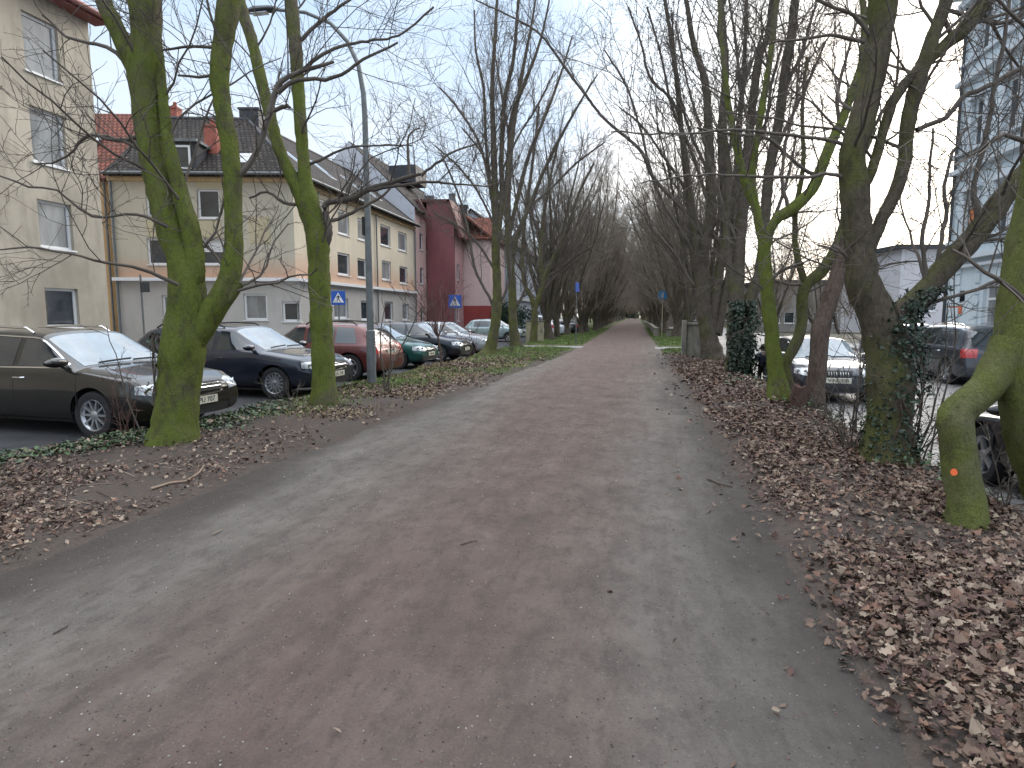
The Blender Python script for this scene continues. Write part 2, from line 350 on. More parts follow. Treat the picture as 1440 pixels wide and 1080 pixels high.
# ------------------------------------------------------------ ground
def vnoise(x, y, s, seed=0):
    r_ = np.random.RandomState(seed); T = r_.rand(256, 256)
    x = np.asarray(x)*s+77; y = np.asarray(y)*s+31
    xi = np.floor(x).astype(int); yi = np.floor(y).astype(int); fx = x-xi; fy = y-yi
    fx = fx*fx*(3-2*fx); fy = fy*fy*(3-2*fy)
    g = lambda a, b: T[a % 256, b % 256]
    return (g(xi, yi)*(1-fx)+g(xi+1, yi)*fx)*(1-fy)+(g(xi, yi+1)*(1-fx)+g(xi+1, yi+1)*fx)*fy
def sstep(a, b, x): t = np.clip((x-a)/(b-a), 0, 1); return t*t*(3-2*t)
STREET = -.30
def path_edges(y):
    y = np.asarray(y, float)
    l = -3.85+.95*sstep(4, 28, y)-.25*sstep(30, 60, y); r = 1.08+.12*sstep(5, 30, y)
    return l, r
def lot_edge(y): return -6.45-.9*sstep(7.5, 4.5, np.asarray(y, float))+.25*vnoise(np.zeros_like(y)*1., y, 1.1, 5)
def street_edge(y): return 3.35+.35*sstep(10, 30, np.asarray(y, float))+.12*vnoise(np.zeros_like(y)*1., y, 1.3, 6)
def far_rise(y): return .35*sstep(60, 95, y)+.25*sstep(95, 240, y)
def gz(x, y):
    x = np.asarray(x, float); y = np.asarray(y, float)
    l, r = path_edges(y)
    inp = sstep(l-.35, l+.3, x)*sstep(r+.35, r-.3, x)
    verge = .025+.05*vnoise(x, y, .7, 1)+.035*vnoise(x, y, 2.2, 2)
    le = lot_edge(y); lot = sstep(le+.15, le-.15, x)
    se = street_edge(y); st = sstep(se-.55, se+.1, x)
    cross = sstep(30.1, 30.6, y)*sstep(33.4, 32.9, y)
    z = verge*(1-inp)-.035*inp
    z = z*(1-cross)-.03*cross
    z = z*(1-lot)+(-.09)*lot
    z = z*(1-st)+(STREET-.05)*st
    return z+far_rise(y)
def grid_axis(parts):
    a = [np.linspace(p, q, n, endpoint=False) for p, q, n in parts]; return np.unique(np.concatenate(a+[[parts[-1][1]]]))
def sheet(name, xs, ys, zf, m, **kw):
    X, Y = np.meshgrid(xs, ys); Z = zf(X, Y); V = np.stack([X, Y, Z], -1).reshape(-1, 3); nx, ny = len(xs), len(ys)
    i = np.arange((ny-1)*(nx-1)); a = (i//(nx-1))*nx+i%(nx-1)
    return link_mesh(name, np_mesh(name, V, np.stack([a, a+1, a+nx+1, a+nx], 1), m, True))
gx = grid_axis([(-500,-100,8), (-100,-20,16), (-20,-8,24), (-8,5,110), (5,20,20), (20,100,16), (100,500,8)])
gy = grid_axis([(-30,-3,10), (-3,20,170), (20,60,90), (60,200,30), (200,900,14)])
tag(sheet('ground', gx, gy, gz, M['soil']), kind='structure')
def strip(name, lf, rf, ys, n, zf, m):
    ys = np.asarray(ys); t = np.linspace(0, 1, n); L_, R_ = lf(ys)[:, None], rf(ys)[:, None]
    X = L_+(R_-L_)*t; Y = np.repeat(ys[:, None], n, 1); V = np.stack([X, Y, zf(X, Y)], -1).reshape(-1, 3)
    i = np.arange((len(ys)-1)*(n-1)); a = (i//(n-1))*n+i%(n-1)
    o = link_mesh(name, np_mesh(name, V, np.stack([a, a+1, a+n+1, a+n], 1), m, True)); return tag(o, kind='structure')
py_ = grid_axis([(-4, 1, 20), (1, 9, 210), (9, 20, 150), (20, 60, 100), (60, 420, 60)])
def path_z(x, y):
    l, r = path_edges(y); t = (x-l)/(r-l)
    return .012-.05*np.clip(np.abs(t-.5)*2-.8, 0, 1)+.018*(vnoise(x, y, 1.2, 9)-.5)+.012*(vnoise(x, y, 4, 10)-.5)+.008*(vnoise(x, y, 10, 11)-.5)+far_rise(y)
strip('path', lambda y: path_edges(y)[0]-.5, lambda y: path_edges(y)[1]+.5, py_, 150, path_z, M['path'])
strip('parking_asphalt', lambda y: y*0-15.2, lot_edge, grid_axis([(-14, 30, 120), (30, 90, 40)]), 12, lambda x, y: x*0-.05+far_rise(y), M['asphalt'])
strip('left_pavement', lambda y: y*0-30, lambda y: y*0-15.2, grid_axis([(-14, 90, 30)]), 6, lambda x, y: x*0+.06, M['light_paving'])
strip('cobbled_street', street_edge, lambda y: y*0+12.2, grid_axis([(-6, 60, 120), (60, 200, 20)]), 12, lambda x, y: x*0+STREET+far_rise(y)*.9, M['cobble'])
strip('right_pavement', lambda y: y*0+12.2, lambda y: y*0+60, grid_axis([(-6, 70, 30)]), 6, lambda x, y: x*0+STREET+.12, M['light_paving'])
def cross_strip(name, x0, x1, y0, y1, z, m):
    xs = grid_axis([(x0, x1, 40)]); ys = grid_axis([(y0, y1, 6)])
    return tag(sheet(name, xs, ys, lambda X, Y: X*0+z, m), kind='structure')
cross_strip('crossing_path_left', -6.6, -2.7, 30.7, 32.9, .004, M['light_paving'])
cross_strip('crossing_path_right', 1.0, 3.9, 30.7, 32.9, .004, M['light_paving'])
k = MB()
for y in np.arange(-14, 60, 1.0): k.box(-15.32, y+.01, -.10, -15.2, y+.99, .09)
tag(k.build('left_kerb', M['kerb'], bevel=.01), kind='structure')
k = MB()
for y in np.arange(-6, 60, 1.0): k.box(12.1, y+.01, -.40, 12.2, y+.99, STREET+.15)
tag(k.build('right_kerb', M['kerb'], bevel=.01), kind='structure')

# ------------------------------------------------------------ buildings
def rect_px(o, ux, rects):
    """pixel rectangles of openings -> (u0,u1,z0,z1) on the vertical plane through o along ux"""
    o = Vector(o); ux = Vector(ux).normalized(); nrm = Vector((ux.y, -ux.x, 0)); out = []
    for r_ in rects:
        x0, y0, x1, y1 = r_[:4]; xm, ym = (x0+x1)/2, (y0+y1)/2
        def hit(px, py):
            d = ray(px, py); t = (o-Vector((0,0,CH))).dot(nrm)/d.dot(nrm); return Vector((0,0,CH))+d*t
        a, b = (hit(x0, ym)-o).dot(ux), (hit(x1, ym)-o).dot(ux); z1 = hit(xm, y0).z; z0 = hit(xm, y1).z
        out.append((min(a, b), max(a, b), z0, z1)+tuple(r_[4:]))
    return out

def wall_mesh(mb, o, ux, length, z0, z1, ops, t=.3, reveal=.14, mi=0):
    """wall outer face through o along ux with real openings; outward normal is ux rotated clockwise"""
    o = Vector((o[0], o[1], 0)); ux = Vector((ux[0], ux[1], 0)).normalized(); n = Vector((ux.y, -ux.x, 0))
    us = sorted({0, length, *[c for r_ in ops for c in r_[:2]]}); zs = sorted({z0, z1, *[min(max(c, z0), z1) for r_ in ops for c in r_[2:4]]})
    P = lambda u, z, d=0: o+ux*u+Vector((0, 0, z))-n*d
    for i in range(len(us)-1):
        for j in range(len(zs)-1):
            um, zm = (us[i]+us[i+1])/2, (zs[j]+zs[j+1])/2
            if any(r_[0] < um < r_[1] and r_[2] < zm < r_[3] for r_ in ops): continue
            mb.add([P(us[i], zs[j]), P(us[i+1], zs[j]), P(us[i+1], zs[j+1]), P(us[i], zs[j+1])], [(0,1,2,3)], mi)
    for r_ in ops:
        a, b, c, d = r_[0], r_[1], max(r_[2], z0), min(r_[3], z1)
        if d <= c: continue
        for q in (((a,c),(b,c)), ((b,c),(b,d)), ((b,d),(a,d)), ((a,d),(a,c))):
            mb.add([P(*q[0]), P(*q[1]), P(*q[1], reveal), P(*q[0], reveal)], [(0,1,2,3)], mi)

def window_part(parent, o, ux, r_, frame=None, glass=None, reveal=.14, fw=.07, mull=(1,), trans=(), sill=True, name='window', label=None, blind=0):
    o = Vector((o[0], o[1], 0)); ux = Vector((ux[0], ux[1], 0)).normalized(); n = Vector((ux.y, -ux.x, 0)); Z = Vector((0,0,1))
    a, b, c, d = r_[:4]; f = MB(); base = o-n*reveal
    def bar(u0, u1, z0, z1, dep=.05, out=.0): f.obox(base+ux*u0+Z*z0+n*out, ux*(u1-u0), Z*(z1-z0), n*dep)
    bar(a, b, c, c+fw); bar(a, b, d-fw, d); bar(a, a+fw, c+fw, d-fw); bar(b-fw, b, c+fw, d-fw)
    for k_ in range(1, (mull[0] if mull else 1)):
        u = a+(b-a)*k_/mull[0]; bar(u-fw*.45, u+fw*.45, c+fw, d-fw, .045)
    for tr in trans: bar(a+fw, b-fw, c+(d-c)*tr-fw*.4, c+(d-c)*tr+fw*.4, .043)
    w_ = f.build(name, frame or M['white_frame'], parent)
    if label: w_['label'] = label
    g = MB(); g.obox(base+ux*(a+fw*.5)+Z*(c+fw*.5)-n*.01, ux*(b-a-fw), Z*(d-c-fw), n*.02); g.build('pane', glass or M['glass'], w_)
    if sill:
        s = MB(); s.obox(base+ux*(a-.05)+Z*(c-.05), ux*(b-a+.1), Z*.045, n*(reveal+.06)); s.build('sill', M['white_frame'], w_)
    if blind:
        s = MB(); nn = 8
        for q in range(nn):
            z = d-fw-(d-c-2*fw)*blind*(q+1)/nn; s.obox(base+ux*(a+fw)+Z*z+n*.012, ux*(b-a-2*fw), Z*((d-c)*blind/nn*.7), n*.012)
        s.build('roller_blind', M['white_frame'], w_)
    return w_

def roof_quad(mb, pts, mi=0, th=.16, uvs=None):
    p = [Vector(q) for q in pts]; n = (p[1]-p[0]).cross(p[2]-p[0]).normalized()
    if n.z < 0: n = -n
    k_ = len(p); mb.add([q+n*.0 for q in p]+[q-n*th for q in p], [tuple(range(k_)), tuple(range(k_, 2*k_))[::-1]]+[(i, (i+1)%k_, k_+(i+1)%k_, k_+i) for i in range(k_)], mi)
def uv_slope(o):
    """UV in metres: along the slope and across it"""
    me = o.data; uv = me.uv_layers.new(name='UVMap')
    for p in me.polygons:
        n = p.normal; h = Vector((0,0,1)).cross(n)
        h = h.normalized() if h.length > .01 else Vector((1,0,0)); s = n.cross(h)
        for li in p.loop_indices:
            v = me.vertices[me.loops[li].vertex_index].co; uv.data[li].uv = (v.dot(h), v.dot(s))
def gutter(parent, a, b, r=.08, m=None, name='gutter'):
    g = MB(); g.tube([a, b], r, 8); return g.build(name, m or M['metal_grey'], parent, smooth=True)
UP = Vector((0,0,1))

# ---- beige block at the far left
bX = -17.8
A = empty('apartment_building', (bX, 8, 0), 0, 'weathered beige rendered apartment block with red eaves at the left edge', 'building')
A.location = (0,0,0)
pl = plaster('beige_render', (.42,.38,.31), .34)
wo_, wx = (bX, -6, 0), (0, 1, 0)
ops = rect_px(wo_, wx, [(22,22,74,102),(40,155,90,231),(58,285,105,350),(76,406,118,460)])
w0 = sum(r_[0] for r_ in ops)/4; w1 = sum(r_[1] for r_ in ops)/4; print('beige windows', ops)
ops = [(w0, w1, r_[2], r_[3]) for r_ in ops]
allops = ops+[(w0-s, w1-s, r_[2], r_[3]) for r_ in ops for s in (3.2, 6.4, 9.6)]
mb = MB(); wall_mesh(mb, wo_, wx, 23.8, 0, 11.5, allops)
mb.add([(bX,17.8,0),(bX-11,17.8,0),(bX-11,17.8,11.5),(bX-5.5,17.8,14.9),(bX,17.8,11.5)], [(0,1,2,3,4)])
mb.add([(bX,-6,0),(bX-11,-6,0),(bX-11,-6,11.5),(bX-5.5,-6,14.9),(bX,-6,11.5)], [(0,1,2,3,4)])
mb.add([(bX-11,-6,0),(bX-11,17.8,0),(bX-11,17.8,11.5),(bX-11,-6,11.5)], [(0,1,2,3)])
mb.build('wall', pl, A)
for i, r_ in enumerate(allops): window_part(A, wo_, wx, r_, glass=M['glass_curtain'] if i % 4 != 3 else M['glass'], mull=(1,), trans=() , fw=.08, reveal=.16)
rf = MB(); roof_quad(rf, [(bX+.55,-6.3,11.35),(bX+.55,18.1,11.35),(bX-5.5,18.1,15.0),(bX-5.5,-6.3,15.0)]); roof_quad(rf, [(bX-11.5,-6.3,11.3),(bX-11.5,18.1,11.3),(bX-5.5,18.1,15.0),(bX-5.5,-6.3,15.0)])
uv_slope(rf.build('roof', M['tile_red'], A))
ev = MB(); ev.box(bX+.02, -6.2, 11.15, bX+.5, 18.05, 11.3); ev.build('eave_board', mat('dark_red_eave', (.20,.07,.06), .7), A)
gutter(A, (bX+.6,-6.2,11.3), (bX+.6,18.1,11.3), .09, mat('red_brown_gutter', (.26,.10,.09), .5))

# ---- orange house with the red roof between the two
q0, q1 = Vector((-25.75, 26.5, 0)), Vector((-35, 24.3, 0)); fr = (q0-q1).normalized(); nb = Vector((-fr.y, fr.x, 0))
H = empty('terraced_house', (0,0,0), 0, 'narrow orange rendered house with red tiled roof behind the beige block', 'house')
ln = (q0-q1).length
hops = [(ln-1.9, ln-1.0, .1, 2.3), (ln-3.4, ln-2.4, 3.6, 4.9), (ln-3.4, ln-2.4, 6.3, 7.6), (ln-6.4, ln-5.4, 3.6, 4.9), (ln-6.4, ln-5.4, 6.3, 7.6)]
mb = MB(); wall_mesh(mb, q1, fr, ln, 0, 8.6, hops)
b1, b0 = q1+nb*9, q0+nb*9
mb.add([q0, b0, b0+UP*8.6, q0+nb*4.5+UP*12.9, q0+UP*8.6], [(0,1,2,3,4)]); mb.add([q1, b1, b1+UP*8.6, q1+nb*4.5+UP*12.9, q1+UP*8.6], [(0,1,2,3,4)]); mb.add([b0, b1, b1+UP*8.6, b0+UP*8.6], [(0,1,2,3)])
mb.build('wall', plaster('orange_render', (.50,.33,.17)), H)
for r_ in hops[1:]: window_part(H, q1, fr, r_)
window_part(H, q1, fr, hops[0], frame=mat('red_door_paint', (.28,.04,.03), .5), glass=mat('red_door_panel', (.25,.035,.03), .5), name='door', sill=False)
rf = MB(); roof_quad(rf, [q1-nb*.3+UP*8.4, q0-nb*.3+UP*8.4, q0+nb*4.5+UP*12.95, q1+nb*4.5+UP*12.95]); roof_quad(rf, [b1+nb*.3+UP*8.4, b0+nb*.3+UP*8.4, q0+nb*4.5+UP*12.95, q1+nb*4.5+UP*12.95])
ro = rf.build('roof', M['tile_red'], H); uv_slope(ro)
sk = MB(); c_ = q0-fr*2.1+nb*1.7+UP*10.45; sl = (nb*4.8+UP*4.55).normalized(); sk.obox(c_-fr*.4, fr*.8, sl*1.0, sl.cross(fr).normalized()*-.1); sk.build('skylight', M['windscreen'], ro)
dp = MB(); dp.tube([q0-fr*.35-nb*.12+UP*.1, q0-fr*.35-nb*.12+UP*8.5], .05); dp.build('downpipe', M['metal_grey'], H)

# ---- cream corner building, L-shaped
P0, P1, P2 = Vector((-16.9,28.2,0)), Vector((-25.6,26.1,0)), Vector((-16.9,45.2,0))
C = empty('corner_building', (0,0,0), 0, 'cream and peach corner building with grey ground floor and dark tiled roof', 'building')
f1 = (P0-P1).normalized(); n1 = Vector((f1.y, -f1.x, 0)); L1 = (P0-P1).length
front = rect_px(P1, f1, [(278,266,309,307,'u'),(283,336,316,372,'b'),(207,335,236,372,'l'),(205,262,232,303,'u'),(343,413,376,450,'g'),(397,424,423,452,'g'),(228,415,248,447,'g')])
s1 = Vector((0,1,0)); L2 = 17.0
side = rect_px(P0, s1, [(475,296,491,330),(535,317,549,346),(560,327,572,353),(475,356,492,387),(537,367,550,394),(562,375,573,399),
                        (444,280,462,316),(444,345,462,378),(503,308,516,338),(503,364,516,391),
                        (470,419,490,448),(541,424,553,451),(566,427,575,450),(508,423,524,450)])
print('front', [tuple(round(v,1) if not isinstance(v,str) else v for v in r_) for r_ in front]); print('side', [tuple(round(v,1) for v in r_) for r_ in side])
GF, EV = 3.45, 8.65
up_f = [r_ for r_ in front if r_[2] > GF]; lo_f = [r_ for r_ in front if r_[2] <= GF]; up_s = [r_ for r_ in side if r_[2] > GF]; lo_s = [(r_[0], r_[1], r_[2], min(r_[3], 2.95)) for r_ in side if r_[2] <= GF]
mb = MB(); wall_mesh(mb, P1, f1, L1, GF, EV, up_f); mb.build('front_wall', plaster('cream_render', (.50,.46,.37), .12, (.52,.34,.24), (4.0, 4.9)), C)
mb = MB(); wall_mesh(mb, P0, s1, L2, GF, EV, up_s)
yb = 45.2; mb.add([(-16.9,yb,GF),(-27.1,yb,GF),(-27.1,yb,EV),(-22,yb,12.75),(-16.9,yb,EV)], [(0,1,2,3,4)])
mb.build('side_wall', plaster('cream_yellow_render', (.62,.55,.43), .12, (.58,.39,.28), (4.2, 5.4)), C)
mb = MB(); wall_mesh(mb, P1-n1*.0, f1, L1, 0, GF, lo_f, reveal=.16); wall_mesh(mb, P0, s1, L2, 0, GF, lo_s, reveal=.16); mb.build('ground_floor_wall', plaster('grey_render', (.44,.42,.395), .14), C)
for r_ in up_f: window_part(C, P1, f1, r_, glass=M['glass'], blind=.5 if r_[4] == 'b' else 0, fw=.09)
for i, r_ in enumerate(lo_f): window_part(C, P1, f1, r_, glass=M['glass_curtain'] if i != 1 else M['glass'], fw=.10, reveal=.16)
for i, r_ in enumerate(up_s+lo_s): window_part(C, P0, s1, r_, glass=[M['glass_curtain'], M['glass']][i % 2], fw=.11, reveal=.14 if r_[2] > GF else .16)
co = MB()
co.obox(P1+UP*(GF-.08)-n1*.1, f1*(L1+.28), n1*.38, UP*.16); co.obox(P0+UP*(GF-.08)+Vector((-.1,0,0)), s1*L2, Vector((.38,0,0)), UP*.158); co.build('cornice', M['white_frame'], C)
cb = MB(); cb.obox(P1+UP*(EV-.42)-n1*.05, f1*(L1+.18), n1*.2, UP*.2); cb.obox(P0+UP*(EV-.42)+Vector((-.05,0,0)), s1*L2, Vector((.2,0,0)), UP*.198)
cb.build('eave_band', mat('ochre_band', (.50,.36,.20), .8, noise=.2), C)
opm = plaster('ochre_panel', (.50,.44,.30), .12)
for (x0,y0,x1,y1) in [(278,311,312,334),(350,305,380,342),(206,303,232,333),(275,255,312,264)]:
    pn = MB(); a, b, c, d = rect_px(P1, f1, [(x0,y0,x1,y1)])[0]; pn.obox(P1+f1*a+UP*c+n1*.003, f1*(b-a), UP*(d-c), n1*.02)
    if x0 == 350:
        for q in range(3):
            e = .12+.13*q; pn.obox(P1+f1*(a+e)+UP*(c+e*1.05)+n1*.02, f1*(b-a-2*e), UP*(d-c-2.1*e), n1*.02*(q+1))
    pn.build('ornamental_panel', opm, C)
# roof: two slopes meeting on a hip over the corner
ra = P1-n1*5.1+UP*12.8; rc = Vector((-22.0, 28.2+4.1, 12.8)); rb = Vector((-22.0, 45.35, 12.8))
e0 = P0+n1*.45+Vector((.45,0,0))+UP*(EV-.12); e1 = P1+n1*.45+UP*(EV-.12); e2 = P2+Vector((.45,.15,0))+UP*(EV-.12)
rf = MB(); roof_quad(rf, [e1, e0, rc, ra]); roof_quad(rf, [e0, e2, rb, rc])
bk = Vector((-27.4, 45.35, EV-.12)); bi = Vector((-27.4, 36.5, EV-.12)); bl = P1-n1*10.2+UP*(EV-.12)
roof_quad(rf, [rb, bk, bi, rc]); roof_quad(rf, [rc, bi, bl, ra])
ro = rf.build('roof', M['tile_dark'], C); uv_slope(ro)
rg = MB(); rg.tube([ra, rc, rb], .11, 8); rg.tube([e0, rc], .09, 8); rg.build('ridge_tiles', M['slate'], ro)
gutter(C, e1+n1*.06, e0+n1*.06, .075); gutter(C, e0+Vector((.05,0,0)), e2+Vector((.05,0,0)), .075)
for (px, yw) in ((447, 0), (528, 0), (588, 0)):
    u = rect_px(P0, s1, [(px-1, 300, px+1, 310)])[0][0]; u = min(u, 16.9)
    d_ = MB(); d_.tube([P0+s1*u+Vector((.1,0,.1)), P0+s1*u+Vector((.1,0,EV-.3))], .05); d_.build('downpipe', M['metal_grey'], C)
d_ = MB(); d_.tube([P1+f1*.15+n1*.1+UP*.1, P1+f1*.15+n1*.1+UP*EV], .055); d_.build('downpipe', M['metal_grey'], C)
# side slope frame for rooflights
us_ = (rb-e2); us_ = Vector((us_.x, 0, us_.z)).normalized(); ns_ = Vector((us_.z, 0, -us_.x)); ns_ = ns_ if ns_.z > 0 else -ns_
for (yy, hh) in ((30.9, 2.0), (34.6, 1.9), (38.6, 1.9), (41.4, 1.9)):
    b_ = Vector((e2.x, yy, e2.z))+us_*2.1; k = MB(); k.obox(b_-ns_*.02, Vector((0,.62,0)), us_*hh, ns_*.1); so = k.build('skylight', M['white_frame'], ro)
    k = MB(); k.obox(b_+Vector((0,.07,0))+us_*.08+ns_*.06, Vector((0,.48,0)), us_*(hh-.16), ns_*.035); k.build('pane', M['windscreen'], so)
# front slope frame
mf = (ra-e1); mf = (mf-f1*mf.dot(f1)).normalized(); nf = mf.cross(f1); nf = nf if nf.z > 0 else -nf
def on_front(px, py):
    d = ray(px, py); o_ = Vector((0,0,CH)); return o_+d*((e1-o_).dot(nf)/d.dot(nf))
p_ = on_front(347, 224); k = MB(); k.obox(p_-f1*.45-mf*.5, f1*.85, mf*1.0, nf*.09); so = k.build('skylight', M['white_frame'], ro)
k = MB(); k.obox(p_-f1*.38-mf*.42+nf*.06, f1*.7, mf*.84, nf*.04); k.build('pane', M['windscreen'], so)
# dormer
p_ = on_front(258, 237); do = MB()
db = p_-f1*.7-n1*0; hgt = 1.45
do.obox(db-UP*.2, f1*1.35, n1*-2.6, UP*hgt)
dm = do.build('dormer', M['slate'], ro)
k = MB(); k.obox(db-f1*.15+n1*.2+UP*(hgt-.2), f1*1.65, n1*-2.9, UP*.13); k.build('dormer_roof', M['metal_grey'], dm)
window_part(ro, db+n1*.16, f1, (.25, 1.1, db.z-.05, db.z+1.1), reveal=.14, fw=.1, name='dormer_window', sill=False)
def chimney(parent, px0, py0, px1, py1, d, m, pot=True, dep=.6):
    a = at(px0, py0, d); b = at(px1, py0, d); c = at((px0+px1)/2, py1, d); a.z = b.z = 0; u = (b-a); n_ = Vector((-u.y, u.x, 0)).normalized()
    z0, z1 = c.z, at((px0+px1)/2, py0, d).z
    k = MB(); k.obox(a+UP*z0, u, n_*dep, UP*(z1-z0)); k.obox(a-u*.06-n_*.05+UP*(z1), u*1.12, n_*(dep+.1), UP*.12)
    if pot: k.lathe([(.0,0),(.1,0),(.11,.3),(.08,.32)], (a+u*.5+n_*dep*.5+UP*(z1+.12)), 'z', 10)
    return k.build('chimney', m, parent)
chimney(ro, 286, 178, 303, 240, 30.9, M['brick_red']); chimney(ro, 336, 154, 363, 215, 34.6, M['slate'], False, .8); chimney(ro, 237, 152, 248, 190, 36.5, M['brick_red'])

# ---- tall pale house behind, its bare gable showing over the corner building
T = empty('gable_house', (0,0,0), 0, 'tall house whose bare pale grey gable rises above the cream roof', 'house')
y0, y1 = 45.5, 50.0; pk = 15.2; ee = 10.0
mb = MB(); gab = [(-16.95,y0,0),(-27.5,y0,0),(-27.5,y0,ee),(-22.3,y0,pk),(-16.95,y0,ee)]
mb.add(gab, [(0,1,2,3,4)]); mb.build('gable_wall', plaster('pale_grey_render', (.52,.54,.58), .1), T)
fo = [(1.0,1.8,z,z+1.3) for z in (1.0, 4.2, 6.9)]+[(2.6,3.4,z,z+1.3) for z in (1.0, 4.2, 6.9)]
mb = MB(); wall_mesh(mb, (-16.95,y0,0), (0,1,0), 4.5, 0, ee, fo); mb.build('street_wall', plaster('pale_pink_render', (.58,.40,.37), .12), T)
for r_ in fo: window_part(T, (-16.95,y0,0), (0,1,0), r_)
rf = MB(); roof_quad(rf, [(-16.5,y0+.05,ee-.3),(-16.5,y1+8,ee-.3),(-22.3,y1+8,pk+.05),(-22.3,y0+.05,pk+.05)]); roof_quad(rf, [(-27.9,y0+.05,ee-.3),(-27.9,y1+8,ee-.3),(-22.3,y1+8,pk+.05),(-22.3,y0+.05,pk+.05)])
ro = rf.build('roof', M['tile_dark'], T); uv_slope(ro)
k = MB(); k.box(-20.8, 49.8, 12.9, -18.4, 52.5, 14.3); k.build('flat_dormer', M['slate'], ro)

# ---- mauve house with projecting side wall
V_ = empty('mauve_house', (0,0,0), 0, 'dark mauve rendered house with steep dark red barge boards', 'house')
yy = 47.9
def px_plane_y(px, py, Y):
    d = ray(px, py); return Vector((0,0,CH))+d*(Y/d.y)
a = px_plane_y(600, 318, yy); b = px_plane_y(600, 284, yy); c = px_plane_y(632, 284, yy); e = px_plane_y(638, 314, yy)
mb = MB(); poly = [(a.x,yy,0), a, b, c, e, (e.x,yy,0)]; mb.prism([tuple(p) for p in poly][::-1], 0, (0,.25,0)); mb.build('side_wall', plaster('mauve_render', (.22,.085,.095), .18), V_)
ops = [(.5,1.2,4.6,5.9),(.5,1.2,1.2,2.6)]
mb = MB(); wall_mesh(mb, (e.x,yy+.26,0), (0,1,0), 2.4, 0, e.z-.2, ops); mb.build('street_wall', plaster('rose_render', (.52,.32,.32), .12), V_)
for r_ in ops: window_part(V_, (e.x,yy+.26,0), (0,1,0), r_)
rf = MB(); roof_quad(rf, [(e.x+.7,yy-.1,e.z-1.1),(e.x+.7,yy+2.6,e.z-1.1),(c.x,yy+2.6,c.z+.22),(c.x,yy-.1,c.z+.22)], th=.22)
roof_quad(rf, [(c.x,yy-.1,c.z+.22),(c.x,yy+2.6,c.z+.22),(a.x-2,yy+2.6,c.z+.32),(a.x-2,yy-.1,c.z+.32)], th=.22)
ro = rf.build('roof', mat('dark_red_roof', (.12,.035,.032), .7, noise=.2), V_)
bb = MB(); k1 = px_plane_y(588, 286, yy-1.2); k2 = px_plane_y(606, 318, yy-1.2); bb.obox(k1-UP*.5, (k2-k1), UP*.95, Vector((0,.2,0))); bb.build('barge_board', mat('dark_red_board', (.10,.03,.03), .7), V_)
chimney(ro, 597, 277, 609, 300, 52, M['metal_grey'], False); chimney(ro, 631, 274, 640, 300, 52, M['metal_grey'], False); chimney(ro, 641, 290, 657, 318, 52.5, M['slate'], False, 1.2)

# ---- pink house with brick-red ground floor
K = empty('pink_house', (0,0,0), 0, 'pale pink house with brick red ground floor and red tiled roof', 'house')
yy = 50.6; a = px_plane_y(647, 335, yy); b = px_plane_y(689, 335, yy); gzf = px_plane_y(660, 430, yy).z
mb = MB(); mb.add([(a.x,yy,gzf),(b.x,yy,gzf),(b.x,yy,a.z),(a.x,yy,a.z)], [(0,1,2,3)])
oo = [(1.0,1.9,4.3,5.6),(3.4,4.3,4.3,5.6)]; wall_mesh(mb, (b.x,yy,0), (0,1,0), 6, gzf, a.z, oo); mb.build('upper_wall', plaster('pale_pink_wall', (.60,.46,.44), .1), K)
lo = [(1.0,1.9,.9,2.0),(3.4,4.3,.9,2.0)]
mb = MB(); mb.add([(a.x,yy,0),(b.x,yy,0),(b.x,yy,gzf),(a.x,yy,gzf)], [(0,1,2,3)]); wall_mesh(mb, (b.x,yy,0), (0,1,0), 6, 0, gzf, lo); mb.build('ground_floor_wall', plaster('brick_red_render', (.30,.065,.06), .15), K)
for r_ in oo+lo: window_part(K, (b.x,yy,0), (0,1,0), r_)
rf = MB(); roof_quad(rf, [(b.x+.4,yy-.25,a.z-.1),(b.x+.4,yy+6.2,a.z-.1),(a.x+.3,yy+6.2,a.z+2.1),(a.x+.3,yy-.25,a.z+2.1)]); roof_quad(rf, [(a.x-3,yy-.25,a.z-.1),(a.x-3,yy+6.2,a.z-.1),(a.x+.3,yy+6.2,a.z+2.1),(a.x+.3,yy-.25,a.z+2.1)])
roof_quad(rf, [(a.x-.2,yy-.35,a.z-.1),(b.x+.4,yy-.35,a.z-.1),(b.x+.4,yy+2.2,a.z+2.0),(a.x-.2,yy+2.2,a.z+2.0)]); ro = rf.build('roof', M['tile_red'], K); uv_slope(ro)
k = MB(); k1 = px_plane_y(637, 305, yy-.4); k2 = px_plane_y(655, 336, yy-.4); k.obox(k1, (k2-k1), UP*-.7, Vector((0,.25,0))); k.build('barge_board', mat('oxblood_board', (.10,.03,.03), .7), K)

